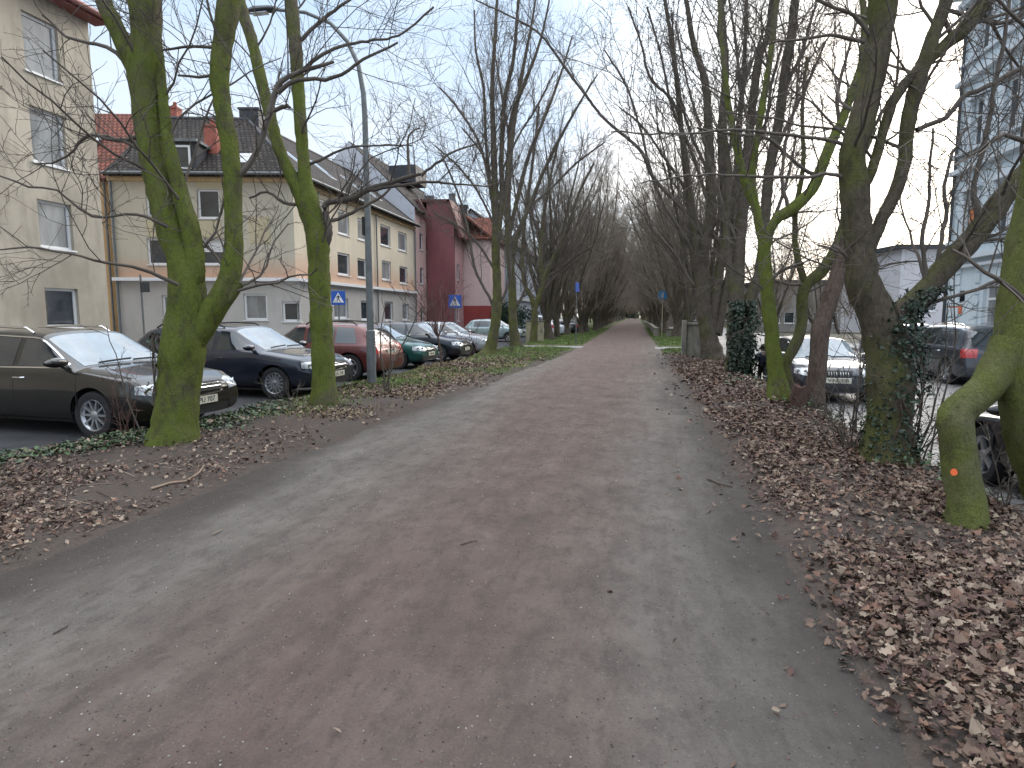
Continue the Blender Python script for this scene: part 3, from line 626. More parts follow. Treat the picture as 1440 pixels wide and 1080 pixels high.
# ---- pale blue-white house and beige house by the trees
def simple_house(name, label, x, y0, y1, h, wm, roofm, rows, n, gf=None, dx=8):
    E = empty(name, (0,0,0), 0, label, 'house'); L_ = y1-y0; ops = []
    for z in rows:
        for i in range(n):
            u = L_*(i+.5)/n; ops.append((u-.55, u+.55, z, z+1.35))
    mb = MB(); wall_mesh(mb, (x,y0,0), (0,1,0), L_, 0, h, ops)
    mb.add([(x,y0,0),(x-dx,y0,0),(x-dx,y0,h),(x-dx/2,y0,h+dx*.42),(x,y0,h)], [(0,1,2,3,4)]); mb.add([(x,y1,0),(x-dx,y1,0),(x-dx,y1,h),(x-dx/2,y1,h+dx*.42),(x,y1,h)], [(0,1,2,3,4)])
    mb.build('wall', wm, E)
    for r_ in ops: window_part(E, (x,y0,0), (0,1,0), r_)
    k = MB(); k.box(x+.003, y0, 3.2, x+.16, y1, 3.42); k.box(x+.003, y0, h-.25, x+.2, y1, h-.02); k.build('cornice', M['white_frame'], E)
    rf = MB(); roof_quad(rf, [(x+.4,y0-.2,h-.15),(x+.4,y1+.2,h-.15),(x-dx/2,y1+.2,h+dx*.43),(x-dx/2,y0-.2,h+dx*.43)]); roof_quad(rf, [(x-dx-.4,y0-.2,h-.15),(x-dx-.4,y1+.2,h-.15),(x-dx/2,y1+.2,h+dx*.43),(x-dx/2,y0-.2,h+dx*.43)])
    uv_slope(rf.build('roof', roofm, E)); return E
simple_house('white_house', 'pale blue white rendered house seen between the left trunks', -11.6, 57.2, 78, 8.4, plaster('pale_blue_render', (.46,.51,.58), .1), M['tile_dark'], (.9, 4.0, 6.4), 7)
simple_house('beige_house', 'beige rendered house farthest along the left street', -11.9, 78.5, 98, 8.0, plaster('sand_render', (.46,.42,.32), .12), M['tile_red'], (.9, 4.0, 6.2), 6)

# ---- ornate pale blue building on the right
X0 = 15.0; B = empty('ornate_building', (0,0,0), 0, 'tall pale blue old tenement with moulded ledges at the right edge', 'building')
bl = plaster('pale_blue_stucco', (.58,.66,.70), .16); yE = 33.8
bo, bx = Vector((X0, yE, 0)), Vector((0,-1,0))
FL = (-.3, 4.2, 8.3, 12.4, 16.5)
ops = rect_px(bo, bx, [(1338,409,1357,426,'s'),(1381,398,1410,463,'d')])
sp_ = 2.55; up = []
for zf in FL[1:4]:
    for i in range(8): up.append((1.15+i*sp_, 2.2+i*sp_, zf+.95, zf+3.1))
lowx = [(o_, o_+1.15, .9, 3.0) for o_ in (6.6, 9.2, 11.8, 14.4)]
mb = MB(); wall_mesh(mb, bo, bx, 24, -.3, 16.6, ops+up+lowx)
mb.add([(X0,yE,-.3),(X0+12,yE,-.3),(X0+12,yE,16.6),(X0,yE,16.6)], [(0,1,2,3)])
# rusticated courses on the ground floor
for z in np.arange(0.1, 4.0, .5):
    for a_, b_ in ((0.02, 1.3), (2.55, 2.95)): mb.obox(bo+bx*a_+UP*z+Vector((-.06,0,0)), bx*(b_-a_), Vector((.06,0,0)), UP*.42)
mb.build('wall', bl, B)
for r_ in up+lowx: window_part(B, bo, bx, r_, mull=(2,), trans=(.68,), reveal=.2, fw=.08, glass=M['glass'])
window_part(B, bo, bx, ops[0], reveal=.2); window_part(B, bo, bx, ops[1], reveal=.2, fw=.13, trans=(.66,), sill=False, name='shop_window', glass=M['glass_curtain'])
led = MB()
for z, d_, t_ in ((4.2,.34,.22),(3.85,.2,.14),(8.3,.3,.2),(12.4,.3,.2),(16.35,.7,.4),(15.9,.4,.3),(5.05,.16,.14),(9.15,.16,.14),(13.25,.16,.14)):
    led.obox(bo+bx*-.15+UP*z+Vector((.05,0,0)), bx*24.3, Vector((-d_-.05,0,0)), UP*t_)
led.build('moulded_ledge', plaster('ledge_stucco', (.60,.64,.67), .12), B)
sum_ = plaster('surround_stucco', (.58,.62,.66), .12)
for r_ in up:
    a_, b_, c_, d_ = r_; sur = MB()
    sur.obox(bo+bx*(a_-.2)+UP*(c_-.1)-Vector((.07,0,0)), bx*.18, Vector((.065,0,0)), UP*(d_-c_+.15)); sur.obox(bo+bx*(b_+.02)+UP*(c_-.1)-Vector((.07,0,0)), bx*.18, Vector((.065,0,0)), UP*(d_-c_+.15))
    sur.obox(bo+bx*(a_-.3)+UP*(d_+.06)-Vector((.2,0,0)), bx*(b_-a_+.6), Vector((.195,0,0)), UP*.14)
    m_ = (a_+b_)/2; sur.prism([bo+bx*(a_-.25)+UP*(d_+.205)-Vector((.16,0,0)), bo+bx*(b_+.25)+UP*(d_+.205)-Vector((.16,0,0)), bo+bx*m_+UP*(d_+.5)-Vector((.16,0,0))], 0, (.155,0,0))
    sur.build('window_surround', sum_, B)
ps = MB()
a_, b_, c_, d_ = rect_px(bo, bx, [(1334,431,1353,441)])[0]; ps.obox(bo+bx*a_+UP*c_-Vector((.03,0,0)), bx*(b_-a_), Vector((.025,0,0)), UP*(d_-c_)); pq = ps.build('orange_poster', mat('orange_paint', (.62,.16,.07), .6), B)
cu = MB(); r0 = up[0]; cu.obox(bo+bx*(r0[0]+.1)+UP*(r0[2]+.1)+Vector((.155,0,0)), bx*.42, Vector((.012,0,0)), UP*1.3); cu.build('orange_curtain', mat('orange_cloth', (.50,.16,.06), .8), B)
cu = MB(); cu.obox(bo+bx*(r0[0]+.57)+UP*(r0[2]+.1)+Vector((.155,0,0)), bx*.35, Vector((.012,0,0)), UP*1.3); cu.build('yellow_curtain', mat('yellow_cloth', (.62,.48,.12), .8), B)
k = MB(); k.tube([(X0-.12,yE-.15,-.2),(X0-.12,yE-.15,16.2)], .07); k.build('downpipe', M['dark_metal'], B)
rf = MB(); roof_quad(rf, [(X0-.6,yE+.2,16.7),(X0-.6,9.6,16.7),(X0+5,9.6,20),(X0+5,yE+.2,20)]); uv_slope(rf.build('roof', M['tile_dark'], B))

# ---- background buildings on the right
def block(name, label, px0, px1, ytop, d, zb, wm, wins, rows, depth=10, roofcol=None, cat='building', over=.4):
    a = at(px0, 445, d); b = at(px1, 445, d); a.z = b.z = 0; u = (b-a).normalized(); L_ = (b-a).length; z1 = CH+(445-ytop)*d/FPX
    n_ = Vector((u.y, -u.x, 0)); E = empty(name, (0,0,0), 0, label, cat); ops = []
    for z in rows:
        for i in range(wins): c_ = L_*(i+.5)/wins; ops.append((c_-.6, c_+.6, z, z+1.3))
    mb = MB(); wall_mesh(mb, a, u, L_, zb, z1, ops)
    bk_ = -n_*depth; mb.add([a+UP*zb, a+bk_+UP*zb, a+bk_+UP*z1, a+UP*z1], [(0,1,2,3)]); mb.add([b+UP*zb, b+bk_+UP*zb, b+bk_+UP*z1, b+UP*z1], [(0,1,2,3)]); mb.add([a+bk_+UP*zb, b+bk_+UP*zb, b+bk_+UP*z1, a+bk_+UP*z1], [(0,1,2,3)])
    mb.build('wall', wm, E)
    for r_ in ops: window_part(E, a, u, r_)
    k = MB(); k.obox(a-u*over+n_*over+UP*(z1+.004), u*(L_+2*over), n_*-(depth+2*over), UP*.3); k.build('roof', roofcol or M['slate'], E); return E
block('long_low_building', 'long low grey building at the far side of the square', 1080, 1222, 398, 70, -.3, plaster('grey_brown_render', (.24,.225,.215), .2), 7, (.8,))
block('flat_roofed_house', 'pale grey flat roofed house left of the ornate building', 1262, 1345, 352, 46, -.3, plaster('pale_house_render', (.50,.50,.53), .1), 1, (2.0, ), depth=8, cat='house', over=.5)
block('far_hall', 'brown hall glimpsed behind the right hand trunks', 940, 1075, 402, 95, -.3, plaster('brown_render', (.20,.17,.14), .2), 6, (1.0,), depth=10)

def low_wall(name, label, pts, h, t, m, z=0, cap=True):
    E = empty(name, (0,0,0), 0, label, 'wall'); k = MB(); c = MB()
    for p, q in zip(pts[:-1], pts[1:]):
        p, q = Vector(p), Vector(q); u = (q-p); n_ = Vector((-u.y, u.x, 0)).normalized()*t
        k.obox(p+UP*(z-.2), u, n_, UP*(h+.2)); c.obox(p+UP*(z+h)-n_*.15-u.normalized()*.03, u+u.normalized()*.06, n_*1.3, UP*.09)
    k.build('wall_body', m, E, bevel=.01)
    if cap: c.build('coping', M['concrete'], E, bevel=.01)
    return E
low_wall('garden_wall', 'low sandy garden wall across the street beyond the parked cars', [at(1085,480,44).xy.to_3d(), at(1235,480,40).xy.to_3d()], .75, .3, plaster('sandy_wall', (.50,.46,.38), .12), STREET)
low_wall('parapet_wall', 'long low stone parapet along the right of the far path', [(1.75,48,0),(1.95,75,0),(1.9,130,0)], .62, .3, M['stone'], .0)
low_wall('cross_wall', 'short grey wall running off right from the parapet corner', [(2.3,47.6,0),(4.6,47.4,0)], .6, .25, M['stone'], .0)
E = empty('gate_wall', (0,0,0), 0, 'chest high weathered concrete gate wall beside the right trunks', 'wall')
k = MB(); k.box(1.78,24.4,-.1,1.95,24.7,1.45); k.build('gate_post', M['stone'], E, bevel=.02)
k = MB(); a_, b_ = Vector((1.96,24.5,0)), Vector((2.75,23.1,0)); u = b_-a_; k.obox(a_-UP*.1, u, Vector((.18,.1,0)), UP*1.38); k.build('wall_panel', M['concrete'], E, bevel=.015)
k = MB(); k.obox(a_+UP*1.282-Vector((.06,.03,0)), u, Vector((.3,.16,0)), UP*.08); k.build('coping', M['concrete'], E, bevel=.015)

# ------------------------------------------------------------ trees
def norm(a): return a/np.maximum(np.linalg.norm(a, axis=-1, keepdims=True), 1e-9)
def grow_level(P, D, L, r0, nseg, wob, trop, rg, rend=.35, curl=None):
    """all branches of one level at once -> points (n,k,3), radii (n,k)"""
    n = len(P); pts = [P.copy()]; D = norm(D); st = (L/nseg)[:, None]
    for k_ in range(nseg):
        D = norm(D+rg.normal(0, wob, (n, 3))+np.array([0, 0, trop])); P = P+D*st; pts.append(P)
    pts = np.stack(pts, 1); t = np.linspace(0, 1, nseg+1); return pts, r0[:, None]*(1-(1-rend)*t**.9)[None]
def spawn(pts, rad, m, rg, ang=(30, 50), t0=.25, t1=1., lk=.5, rk=.6, up=.25, lfun=None, flat=0):
    n, k_, _ = pts.shape; tt = t0+(t1-t0)*(np.arange(m)[None]+rg.rand(n, m))/m; x = tt*(k_-1); i = np.minimum(x.astype(int), k_-2); f = (x-i)
    idx = np.arange(n)[:, None]; A, B_ = pts[idx, i], pts[idx, i+1]; P = A+(B_-A)*f[..., None]; T = norm(B_-A)
    rr = rad[idx, i]*(1-f)+rad[idx, i+1]*f; Lp = np.linalg.norm(np.diff(pts, axis=1), axis=2).sum(1)[:, None]
    rv = rg.normal(0, 1, T.shape); rv[..., 2] *= (1-flat); S = norm(rv-(rv*T).sum(-1, keepdims=True)*T); a = np.radians(rg.uniform(ang[0], ang[1], (n, m)))[..., None]
    D = norm(T*np.cos(a)+S*np.sin(a)+np.array([0, 0, up]))
    L = Lp*lk*(1.15-.75*tt)*rg.uniform(.6, 1.25, (n, m)); r_ = rr*rk*rg.uniform(.7, 1.1, (n, m))
    return P.reshape(-1, 3), D.reshape(-1, 3), L.ravel(), r_.ravel()
def tubes(levels, sides, m, name, bump=0, seed=0):
    V = []; F = []; b = 0; rg = np.random.RandomState(seed)
    for (pts, rad), s in zip(levels, sides):
        n, k_, _ = pts.shape
        T = np.empty_like(pts); T[:, 1:-1] = pts[:, 2:]-pts[:, :-2]; T[:, 0] = pts[:, 1]-pts[:, 0]; T[:, -1] = pts[:, -1]-pts[:, -2]; T = norm(T)
        d = norm(pts[:, -1]-pts[:, 0]); ref = np.where(np.abs(d[:, 2:3]) < .75, np.array([[0, 0, 1.]]), np.array([[1., .3, 0]]))[:, None]
        U = norm(np.cross(T, ref)); W = np.cross(T, U); a = 2*np.pi*np.arange(s)/s
        r_ = rad[:, :, None]*(1+(bump*rg.normal(0, 1, (n, k_, s)) if bump and s > 5 else 0))
        v = pts[:, :, None]+r_[..., None]*(U[:, :, None]*np.cos(a)[:, None]+W[:, :, None]*np.sin(a)[:, None])
        V.append(v.reshape(-1, 3))
        I = np.arange(n)[:, None, None]*k_*s; J = np.arange(k_-1)[None, :, None]*s; q = np.arange(s)[None, None]
        A = I+J+q; Bq = I+J+(q+1) % s
        F.append(np.stack([A, Bq, Bq+s, A+s], -1).reshape(-1, 4)+b); b += n*k_*s
    return np_mesh(name, np.concatenate(V), np.concatenate(F), m, True)
def catmull(rows, step=.12):
    P = np.array([r_[:3] for r_ in rows], float); Rr = np.array([r_[3] for r_ in rows], float); Q = np.concatenate([P, Rr[:, None]], 1)
    Q = np.concatenate([2*Q[:1]-Q[1:2], Q, 2*Q[-1:]-Q[-2:-1]]); out = []
    for i in range(1, len(Q)-2):
        n = max(2, int(np.linalg.norm(Q[i+1, :3]-Q[i, :3])/step)); t = np.arange(n)[:, None]/n
        out.append(.5*((2*Q[i])+(-Q[i-1]+Q[i+1])*t+(2*Q[i-1]-5*Q[i]+4*Q[i+1]-Q[i+2])*t**2+(-Q[i-1]+3*Q[i]-3*Q[i+1]+Q[i+2])*t**3))
    out.append(Q[-2:-1]); o = np.concatenate(out); o[:, 3] = np.maximum(o[:, 3], .003); return o[:, :3], o[:, 3]
def resample(p, r_, k_):
    x = np.linspace(0, len(p)-1, k_); i = np.minimum(x.astype(int), len(p)-2); f = (x-i)[:, None]
    return p[i]*(1-f)+p[i+1]*f, r_[i]*(1-f[:, 0])+r_[i+1]*f[:, 0]

def traced_tree(name, depth, trunks, branches, label, group, m=None, twigm=None, dens=1.0, seed=1, tw_up=.25, sub=(3, 3), minr=.0035, blen=1.0, ang=(40, 75), brad=(.006, .020), low=1.7, c3=3):
    """limbs measured from the photograph: rows (px, py, width px[, depth offset]) set at the tree's own distance"""
    rg = np.random.RandomState(seed); root = None
    def row(q):
        d = depth+(q[3] if len(q) > 3 else 0); v = at(q[0], q[1], d); return (v.x, v.y, v.z, q[2]*.5*d/FPX)
    tl = []; par = []
    for rows in trunks:
        p, r_ = catmull([row(q) for q in rows], .09)
        if rows is trunks[0]:   # root flare sunk in the soil
            b0_ = p[0].copy(); g0 = float(gz(b0_[0], b0_[1])); h = p[:, 2]-g0; r_ = r_*(1+.16*np.exp(-np.maximum(h, 0)/.10)); base = Vector((b0_[0], b0_[1], g0))
            p = np.concatenate([[p[0]-[0, 0, .25]], p]); r_ = np.concatenate([[r_[0]*1.1], r_])
        p = p+rg.normal(0, .0035, p.shape)
        tl.append((p[None], (r_*(1+.03*np.sin(np.arange(len(r_))*.9+rg.rand()*6)))[None]))
        par.append(resample(p, r_, 24))
    root = empty(name, base, 0, label, 'tree', group)
    inv = -np.array(base)
    me = tubes([(p+inv, r_) for p, r_ in tl], [22]*len(tl), m or M['moss_bark'], 'trunk', .035, seed); link_mesh('trunk', me, root)
    bl_ = []; bp = []
    for rows in branches:
        p, r_ = catmull([row(q) for q in rows], .1); p = p+rg.normal(0, .006, p.shape); bl_.append((p[None], r_[None])); bp.append(resample(p, r_, 16))
    lv = []; sd_ = []
    for p, r_ in bl_: lv.append((p, r_)); sd_.append(7)
    P = []; 
    src = [(q, 9, .2) for q in par]+[(q, 8, .15) for q in bp]
    for (p, r_), cnt, t0 in src:
        c = max(1, int(cnt*dens)); p_, r2 = p[None], r_[None]
        a = spawn(p_, r2, c, rg, ang, t0, 1., 1, .34, tw_up, flat=.35); L_ = rg.uniform(.7, 2.2, c)*blen
        P.append((a[0], a[1], L_, np.clip(a[3], brad[0], brad[1])))
    P = [np.concatenate([q[i] for q in P]) for i in range(4)]
    keep = P[0][:, 2] > low; P = [q[keep] for q in P]
    p1 = grow_level(*P, 7, .15, .03, rg, .4); lv.append(p1); sd_.append(5)
    q = spawn(*p1, 5+sub[0], rg, (30, 60), .12, 1, .5, .6, .12, flat=.2); p2 = grow_level(q[0], q[1], q[2], np.maximum(q[3], minr), 4, .16, .02, rg, .5); lv.append(p2); sd_.append(3)
    q = spawn(*p2, sub[1], rg, (30, 60), .15, 1, .55, .75, .08); p3 = grow_level(q[0], q[1], q[2], np.maximum(q[3]*.8, minr*.72), 3, .16, .02, rg, .6); lv.append(p3); sd_.append(3)
    link_mesh('crown', tubes([(p+inv, r_) for p, r_ in lv], sd_, twigm or M['twig'], 'crown'), root); return root

NL = 'mossy trees on the left verge'; NR = 'mossy trees on the right verge'
traced_tree('deciduous_tree', 7.5, [
  [(245,632,66),(247,590,58),(252,540,56),(259,480,58),(264,430,52),(262,395,46),(256,365,40),(243,335,36),(220,250,34),(209,185,33),(204,130,38),(204,90,46),(206,50,40),(204,0,42),(200,-60,36),(190,-150,30),(180,-300,20)],
  [(258,440,24,-.02),(272,390,28,-.04),(270,335,26,-.03),(248,250,20,-.03),(234,185,15,-.02),(229,135,14),(222,85,16)],
  [(200,118,30),(186,85,25),(166,45,23),(145,0,20),(125,-60,18),(95,-170,12)],
  [(268,490,30),(290,452,32),(310,420,33),(324,385,29),(329,345,25),(328,300,23),(327,250,25),(322,200,23),(313,150,24),(309,100,25),(315,50,27),(322,10,30),(330,-50,26),(335,-160,16)],
  [(318,420,22),(328,408,18),(337,397,14)]],
 [[(330,255,9),(352,228,8),(370,190,8),(382,150,9),(388,125,8),(405,108,7),(440,95,6),(470,88,4)],
  [(200,190,7),(165,198,6),(130,190,5),(105,205,3)],[(192,120,6),(165,75,6),(135,62,5),(95,52,4),(60,20,3)],
  [(208,215,5),(175,200,5),(140,190,4),(120,196,3),(85,225,3),(50,232,2)],
  [(250,400,6,-.3),(200,378,5,-.6),(150,370,4,-.9),(95,355,3,-1.2),(40,348,3,-1.4),(0,352,2,-1.5)],
  [(236,320,5,-.3),(190,300,4,-.5),(130,305,4,-.8),(80,268,3,-1.),(40,262,3,-1.2),(-20,240,2,-1.3)],
  [(310,105,5),(280,108,4),(250,106,3)],[(312,68,5),(270,66,4),(228,70,3)],
  [(390,130,7),(420,112,6),(470,110,5),(520,78,4),(560,60,3)]],
 'thick moss green tree with a forked trunk, nearest on the left', NL, dens=.68, minr=.0042, seed=3, sub=(2, 3))
traced_tree('deciduous_tree', 10.6, [
  [(456,572,36),(456,540,33),(453,480,31),(449,400,29),(447,345,30),(438,300,29),(433,275,26),(428,240,17),(423,180,17),(419,120,17),(415,60,18),(409,0,18),(402,-60,16),(390,-200,10)],
  [(446,335,20),(432,300,22),(420,268,20),(404,235,17),(391,205,16),(379,160,16),(368,115,16),(355,60,15),(340,12,16),(328,-40,14),(310,-160,9)]],
 [[(455,350,9),(462,335,11),(463,320,10),(457,300,9),(458,287,9),(472,283,9),(500,277,9),(520,265,8),(545,258,7),(575,249,6),(592,245,4)],
  [(520,267,6),(550,262,5),(600,256,4),(640,259,3),(690,262,2)],
  [(455,313,6),(485,304,5),(505,294,5),(530,280,4),(548,265,3)],
  [(592,247,5),(600,240,4),(620,225,4),(640,212,3),(680,200,2)],[(575,250,5),(574,220,4),(575,190,3),(590,180,2)],
  [(418,60,6),(450,30,5),(490,0,4),(530,-30,3)],[(425,100,6),(455,75,5),(500,60,4),(560,50,3),(610,10,3)],
  [(380,160,6),(398,150,6),(408,152,4)],[(425,235,4),(450,225,4),(495,207,3),(580,204,2)],
  [(432,290,5),(400,285,5),(375,270,4),(350,280,3)]],
 'mossy tree forking at mid height beside the lamp post', NL, dens=.65, minr=.0045, seed=5, sub=(2, 3), blen=1.1)
traced_tree('deciduous_tree', 6.4, [
  [(1250,655,70),(1250,600,56),(1252,540,60),(1246,480,54),(1234,440,48),(1214,400,44),(1209,350,36),(1204,300,38),(1200,250,36),(1199,215,34),(1217,150,33),(1229,100,33),(1238,50,32),(1242,0,36),(1246,-60,32),(1250,-180,24)],
  [(1242,455,38),(1262,442,30),(1300,410,28),(1335,370,30),(1378,322,29),(1418,270,27),(1455,232,24),(1520,190,16)],
  [(1222,350,18),(1240,308,17),(1260,268,17),(1272,222,18),(1277,170,19),(1288,122,20),(1302,83,20),(1312,50,18),(1326,15,17),(1335,-20,15),(1350,-100,10)],
  [(1214,262,14),(1226,240,13),(1239,196,13),(1254,146,14),(1273,117,13),(1297,90,12)],
  [(1304,86,13),(1330,62,16),(1358,38,20),(1385,5,19),(1410,-30,15),(1450,-90,10)]],
 [[(1378,320,11),(1372,290,9),(1370,260,7),(1385,200,7),(1395,150,6),(1405,90,6),(1415,40,5),(1425,-30,4)],
  [(1290,182,7),(1330,165,7),(1350,140,7),(1400,115,7),(1440,95,6),(1500,70,4)],
  [(1300,412,7),(1302,380,6),(1298,340,6),(1305,290,5),(1308,230,4),(1312,180,3)],
  [(1318,395,7),(1322,350,6),(1330,310,6),(1328,262,5),(1340,215,4),(1360,180,3)],
  [(1285,105,6),(1262,130,5),(1240,160,5),(1225,185,4)],[(1340,50,7),(1325,15,6),(1375,28,6),(1420,30,5),(1450,5,4)],
  [(1210,385,6),(1190,360,6),(1172,345,4)],[(1195,255,6),(1160,245,5),(1120,250,5),(1060,248,4),(980,246,3),(900,258,2)],
  [(1190,205,6),(1160,196,5),(1100,190,5),(1040,183,4),(960,188,3),(860,186,2)],[(1215,60,6),(1180,50,5),(1150,52,4),(1080,60,3)],
  [(1230,58,6),(1200,20,5),(1160,5,5),(1120,-20,4)],[(1340,375,6),(1365,345,5),(1400,330,4),(1440,310,4)],
  [(1285,430,6),(1330,420,5),(1390,400,5),(1440,372,4)]],
 'big many limbed mossy tree with ivy at its foot on the right verge', NR, m=bark_material('ridged_bark', (.115,.122,.038), (.115,.096,.072), .3), dens=.8, minr=.004, seed=9, sub=(2, 3), blen=1.1)
traced_tree('deciduous_tree', 4.5, [
  [(1358,758,50),(1357,700,47),(1351,650,46),(1345,610,43),(1344,585,44),(1362,566,44),(1385,545,42),(1405,520,46),(1420,480,50)],
  [(1530,830,80,.35),(1500,730,78,.25),(1472,650,76,.1),(1450,570,74),(1443,500,76),(1449,420,76),(1462,340,74),(1478,240,66),(1492,120,54),(1500,0,44),(1510,-160,30)]],
 [[(1442,420,8,-.2),(1400,390,6,-.3),(1370,370,5,-.3),(1340,350,4,-.3)],[(1450,200,8),(1410,190,6),(1380,210,4),(1340,230,3)]],
 'smooth green elbowed tree with a painted orange dot, nearest on the right', NR, m=bark_material('smooth_moss_bark', (.155,.175,.050), (.165,.160,.095), .6), dens=.5, seed=12, sub=(1, 2))
traced_tree('deciduous_tree', 11.2, [
  [(1096,562,32),(1092,530,24),(1087,490,20),(1082,440,19),(1077,390,18),(1075,350,17),(1084,322,13),(1095,305,15),(1111,296,17),(1139,270,15),(1153,242,15),(1167,205,14),(1183,172,12),(1200,125,11),(1211,90,10),(1216,42,9),(1213,0,8),(1205,-80,6)],
  [(1077,365,13),(1070,330,12),(1064,295,11),(1058,260,10),(1062,210,9),(1072,150,9),(1082,90,8),(1090,20,8),(1098,-60,6)],
  [(1066,300,11),(1050,262,12),(1040,225,10),(1030,180,9),(1022,130,8),(1016,60,7),(1010,-20,5)]],
 [[(1150,250,6),(1120,230,5),(1080,195,5),(1040,190,4),(980,180,3)],[(1180,180,5),(1178,130,5),(1190,80,4),(1205,30,3)],
  [(1080,400,5),(1100,380,5),(1130,370,4)],[(1110,296,6),(1100,255,5),(1105,200,5),(1120,140,4),(1125,60,3)]],
 'slender bright green mossy tree forking over the parked dark car', NR, dens=1.3, seed=15, sub=(2, 3), blen=1.3)
traced_tree('deciduous_tree', 11.4, [
  [(1112,556,18),(1104,525,15),(1106,508,14),(1118,486,15),(1127,458,15),(1128,420,15),(1136,399,16),(1158,379,16),(1176,348,14),(1184,325,13),(1192,290,11),(1205,240,9),(1230,180,7)],
  [(1134,400,10),(1124,372,9),(1118,340,8),(1120,290,7),(1130,230,6),(1128,160,5),(1135,80,4)]],
 [[(1135,400,4),(1110,400,4),(1090,395,3)],[(1128,440,4),(1140,448,4),(1152,456,3)]],
 'thin crooked dark tree crossing behind the leaning trunk', NR, m=M['moss_bark_dull'], dens=.8, seed=16, sub=(2, 3))
traced_tree('deciduous_tree', 10.4, [
  [(1147,572,26),(1148,540,24),(1151,500,24),(1155,460,24),(1166,425,22),(1174,400,21),(1181,375,21),(1189,350,19),(1196,325,12),(1205,290,8)]],
 [[(1172,400,5),(1172,440,5),(1180,470,4)],[(1186,360,4),(1170,350,4),(1150,345,3)]],
 'brown leaning trunk in front of the parked dark car', NR, m=M['bark_brown'], dens=.25, seed=17, sub=(1, 2))

# procedural many stemmed street trees: five grown models, then copies
def grown_tree(seed, H=13.0, stems=5, fork=2.2, r=.24, spread=16, sub=(7, 7, 6, 4), name='deciduous_tree', tm=None, trm=None, tall=True, lean=0):
    rg = np.random.RandomState(seed); root = empty(name, (0,0,0)); T = []
    t0 = grow_level(np.array([[0,0,-.25]]), np.array([[rg.normal(0,.06)+lean, rg.normal(0,.06), 1.]]), np.array([fork+.25]), np.array([r]), 14, .03, .05, rg, .8)
    rad = t0[1]; h = t0[0][:, :, 2]; rad = rad*(1+.5*np.exp(-np.maximum(h, 0)/.3)); T.append((t0[0], rad)); top = t0[0][0, -1]
    az = np.arange(stems)*2*np.pi/stems+rg.rand()*6; sp = np.radians(rg.uniform(spread*.5, spread*1.35, stems))
    D = np.stack([np.cos(az)*np.sin(sp), np.sin(az)*np.sin(sp), np.cos(sp)], 1)
    si = rg.randint(8, 15, stems); P = t0[0][0, si]-D*.12; rr = r*rg.uniform(.42, .66, stems)
    s = grow_level(P, D, (H-fork)*rg.uniform(.75, 1.05, stems), rr, 22, .045, .02, rg, .12); T.append(s)
    me = tubes(T, [14, 10], tm or M['bark'], 'trunk', .05, seed); link_mesh('trunk', me, root)
    lv = []
    q = spawn(*s, sub[0], rg, (22, 48), .08, .97, .48, .5, .22); a = grow_level(*q, 9, .09, .05, rg, .25); lv.append((a, 5))
    q = spawn(*a, sub[1], rg, (25, 50), .1, 1., .45, .6, .12); b = grow_level(q[0], q[1], q[2], np.maximum(q[3], .007), 6, .11, .03, rg, .35); lv.append((b, 3))
    q = spawn(*b, sub[2], rg, (25, 50), .1, 1., .5, .7, .08); c = grow_level(q[0], q[1], q[2], np.maximum(q[3], .005), 4, .13, .02, rg, .5); lv.append((c, 3))
    if sub[3]:
        q = spawn(*c, sub[3], rg, (25, 50), .15, 1., .55, .8, .05); d = grow_level(q[0], q[1], q[2], np.maximum(q[3], .0045), 2, .12, .02, rg, .6); lv.append((d, 3))
    link_mesh('crown', tubes([x[0] for x in lv], [x[1] for x in lv], trm or M['twig'], 'crown'), root); return root
protos = [grown_tree(31, 14, 6, 1.3, .26, 15), grown_tree(32, 13, 5, 2.0, .22, 18), grown_tree(33, 12, 7, 1.0, .28, 20), grown_tree(34, 14.5, 4, 2.4, .20, 13), grown_tree(35, 11.5, 6, 1.6, .24, 22)]
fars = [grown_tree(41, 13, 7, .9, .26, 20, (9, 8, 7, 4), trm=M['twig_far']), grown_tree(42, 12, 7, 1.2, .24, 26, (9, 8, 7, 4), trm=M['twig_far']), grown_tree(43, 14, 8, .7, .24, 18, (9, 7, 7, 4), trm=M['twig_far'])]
used = set()
def place_tree(pr, x, y, rz, s, label, group, sz=None):
    if pr.name in used: o = copy_tree(pr)
    else: o = pr; used.add(pr.name)
    o.location = (x, y, float(gz(x, y))); o.rotation_euler = (0, 0, rz); o.scale = (s, s, sz or s); return tag(o, label, 'tree', group)
MR = 'bare trees lining the right of the path'; ML = 'bare trees lining the left of the path'
TW = dict(dens=1.5, sub=(4, 4), blen=1.9, ang=(22, 45), brad=(.010, .024), minr=.006, tw_up=.45, low=2.2)
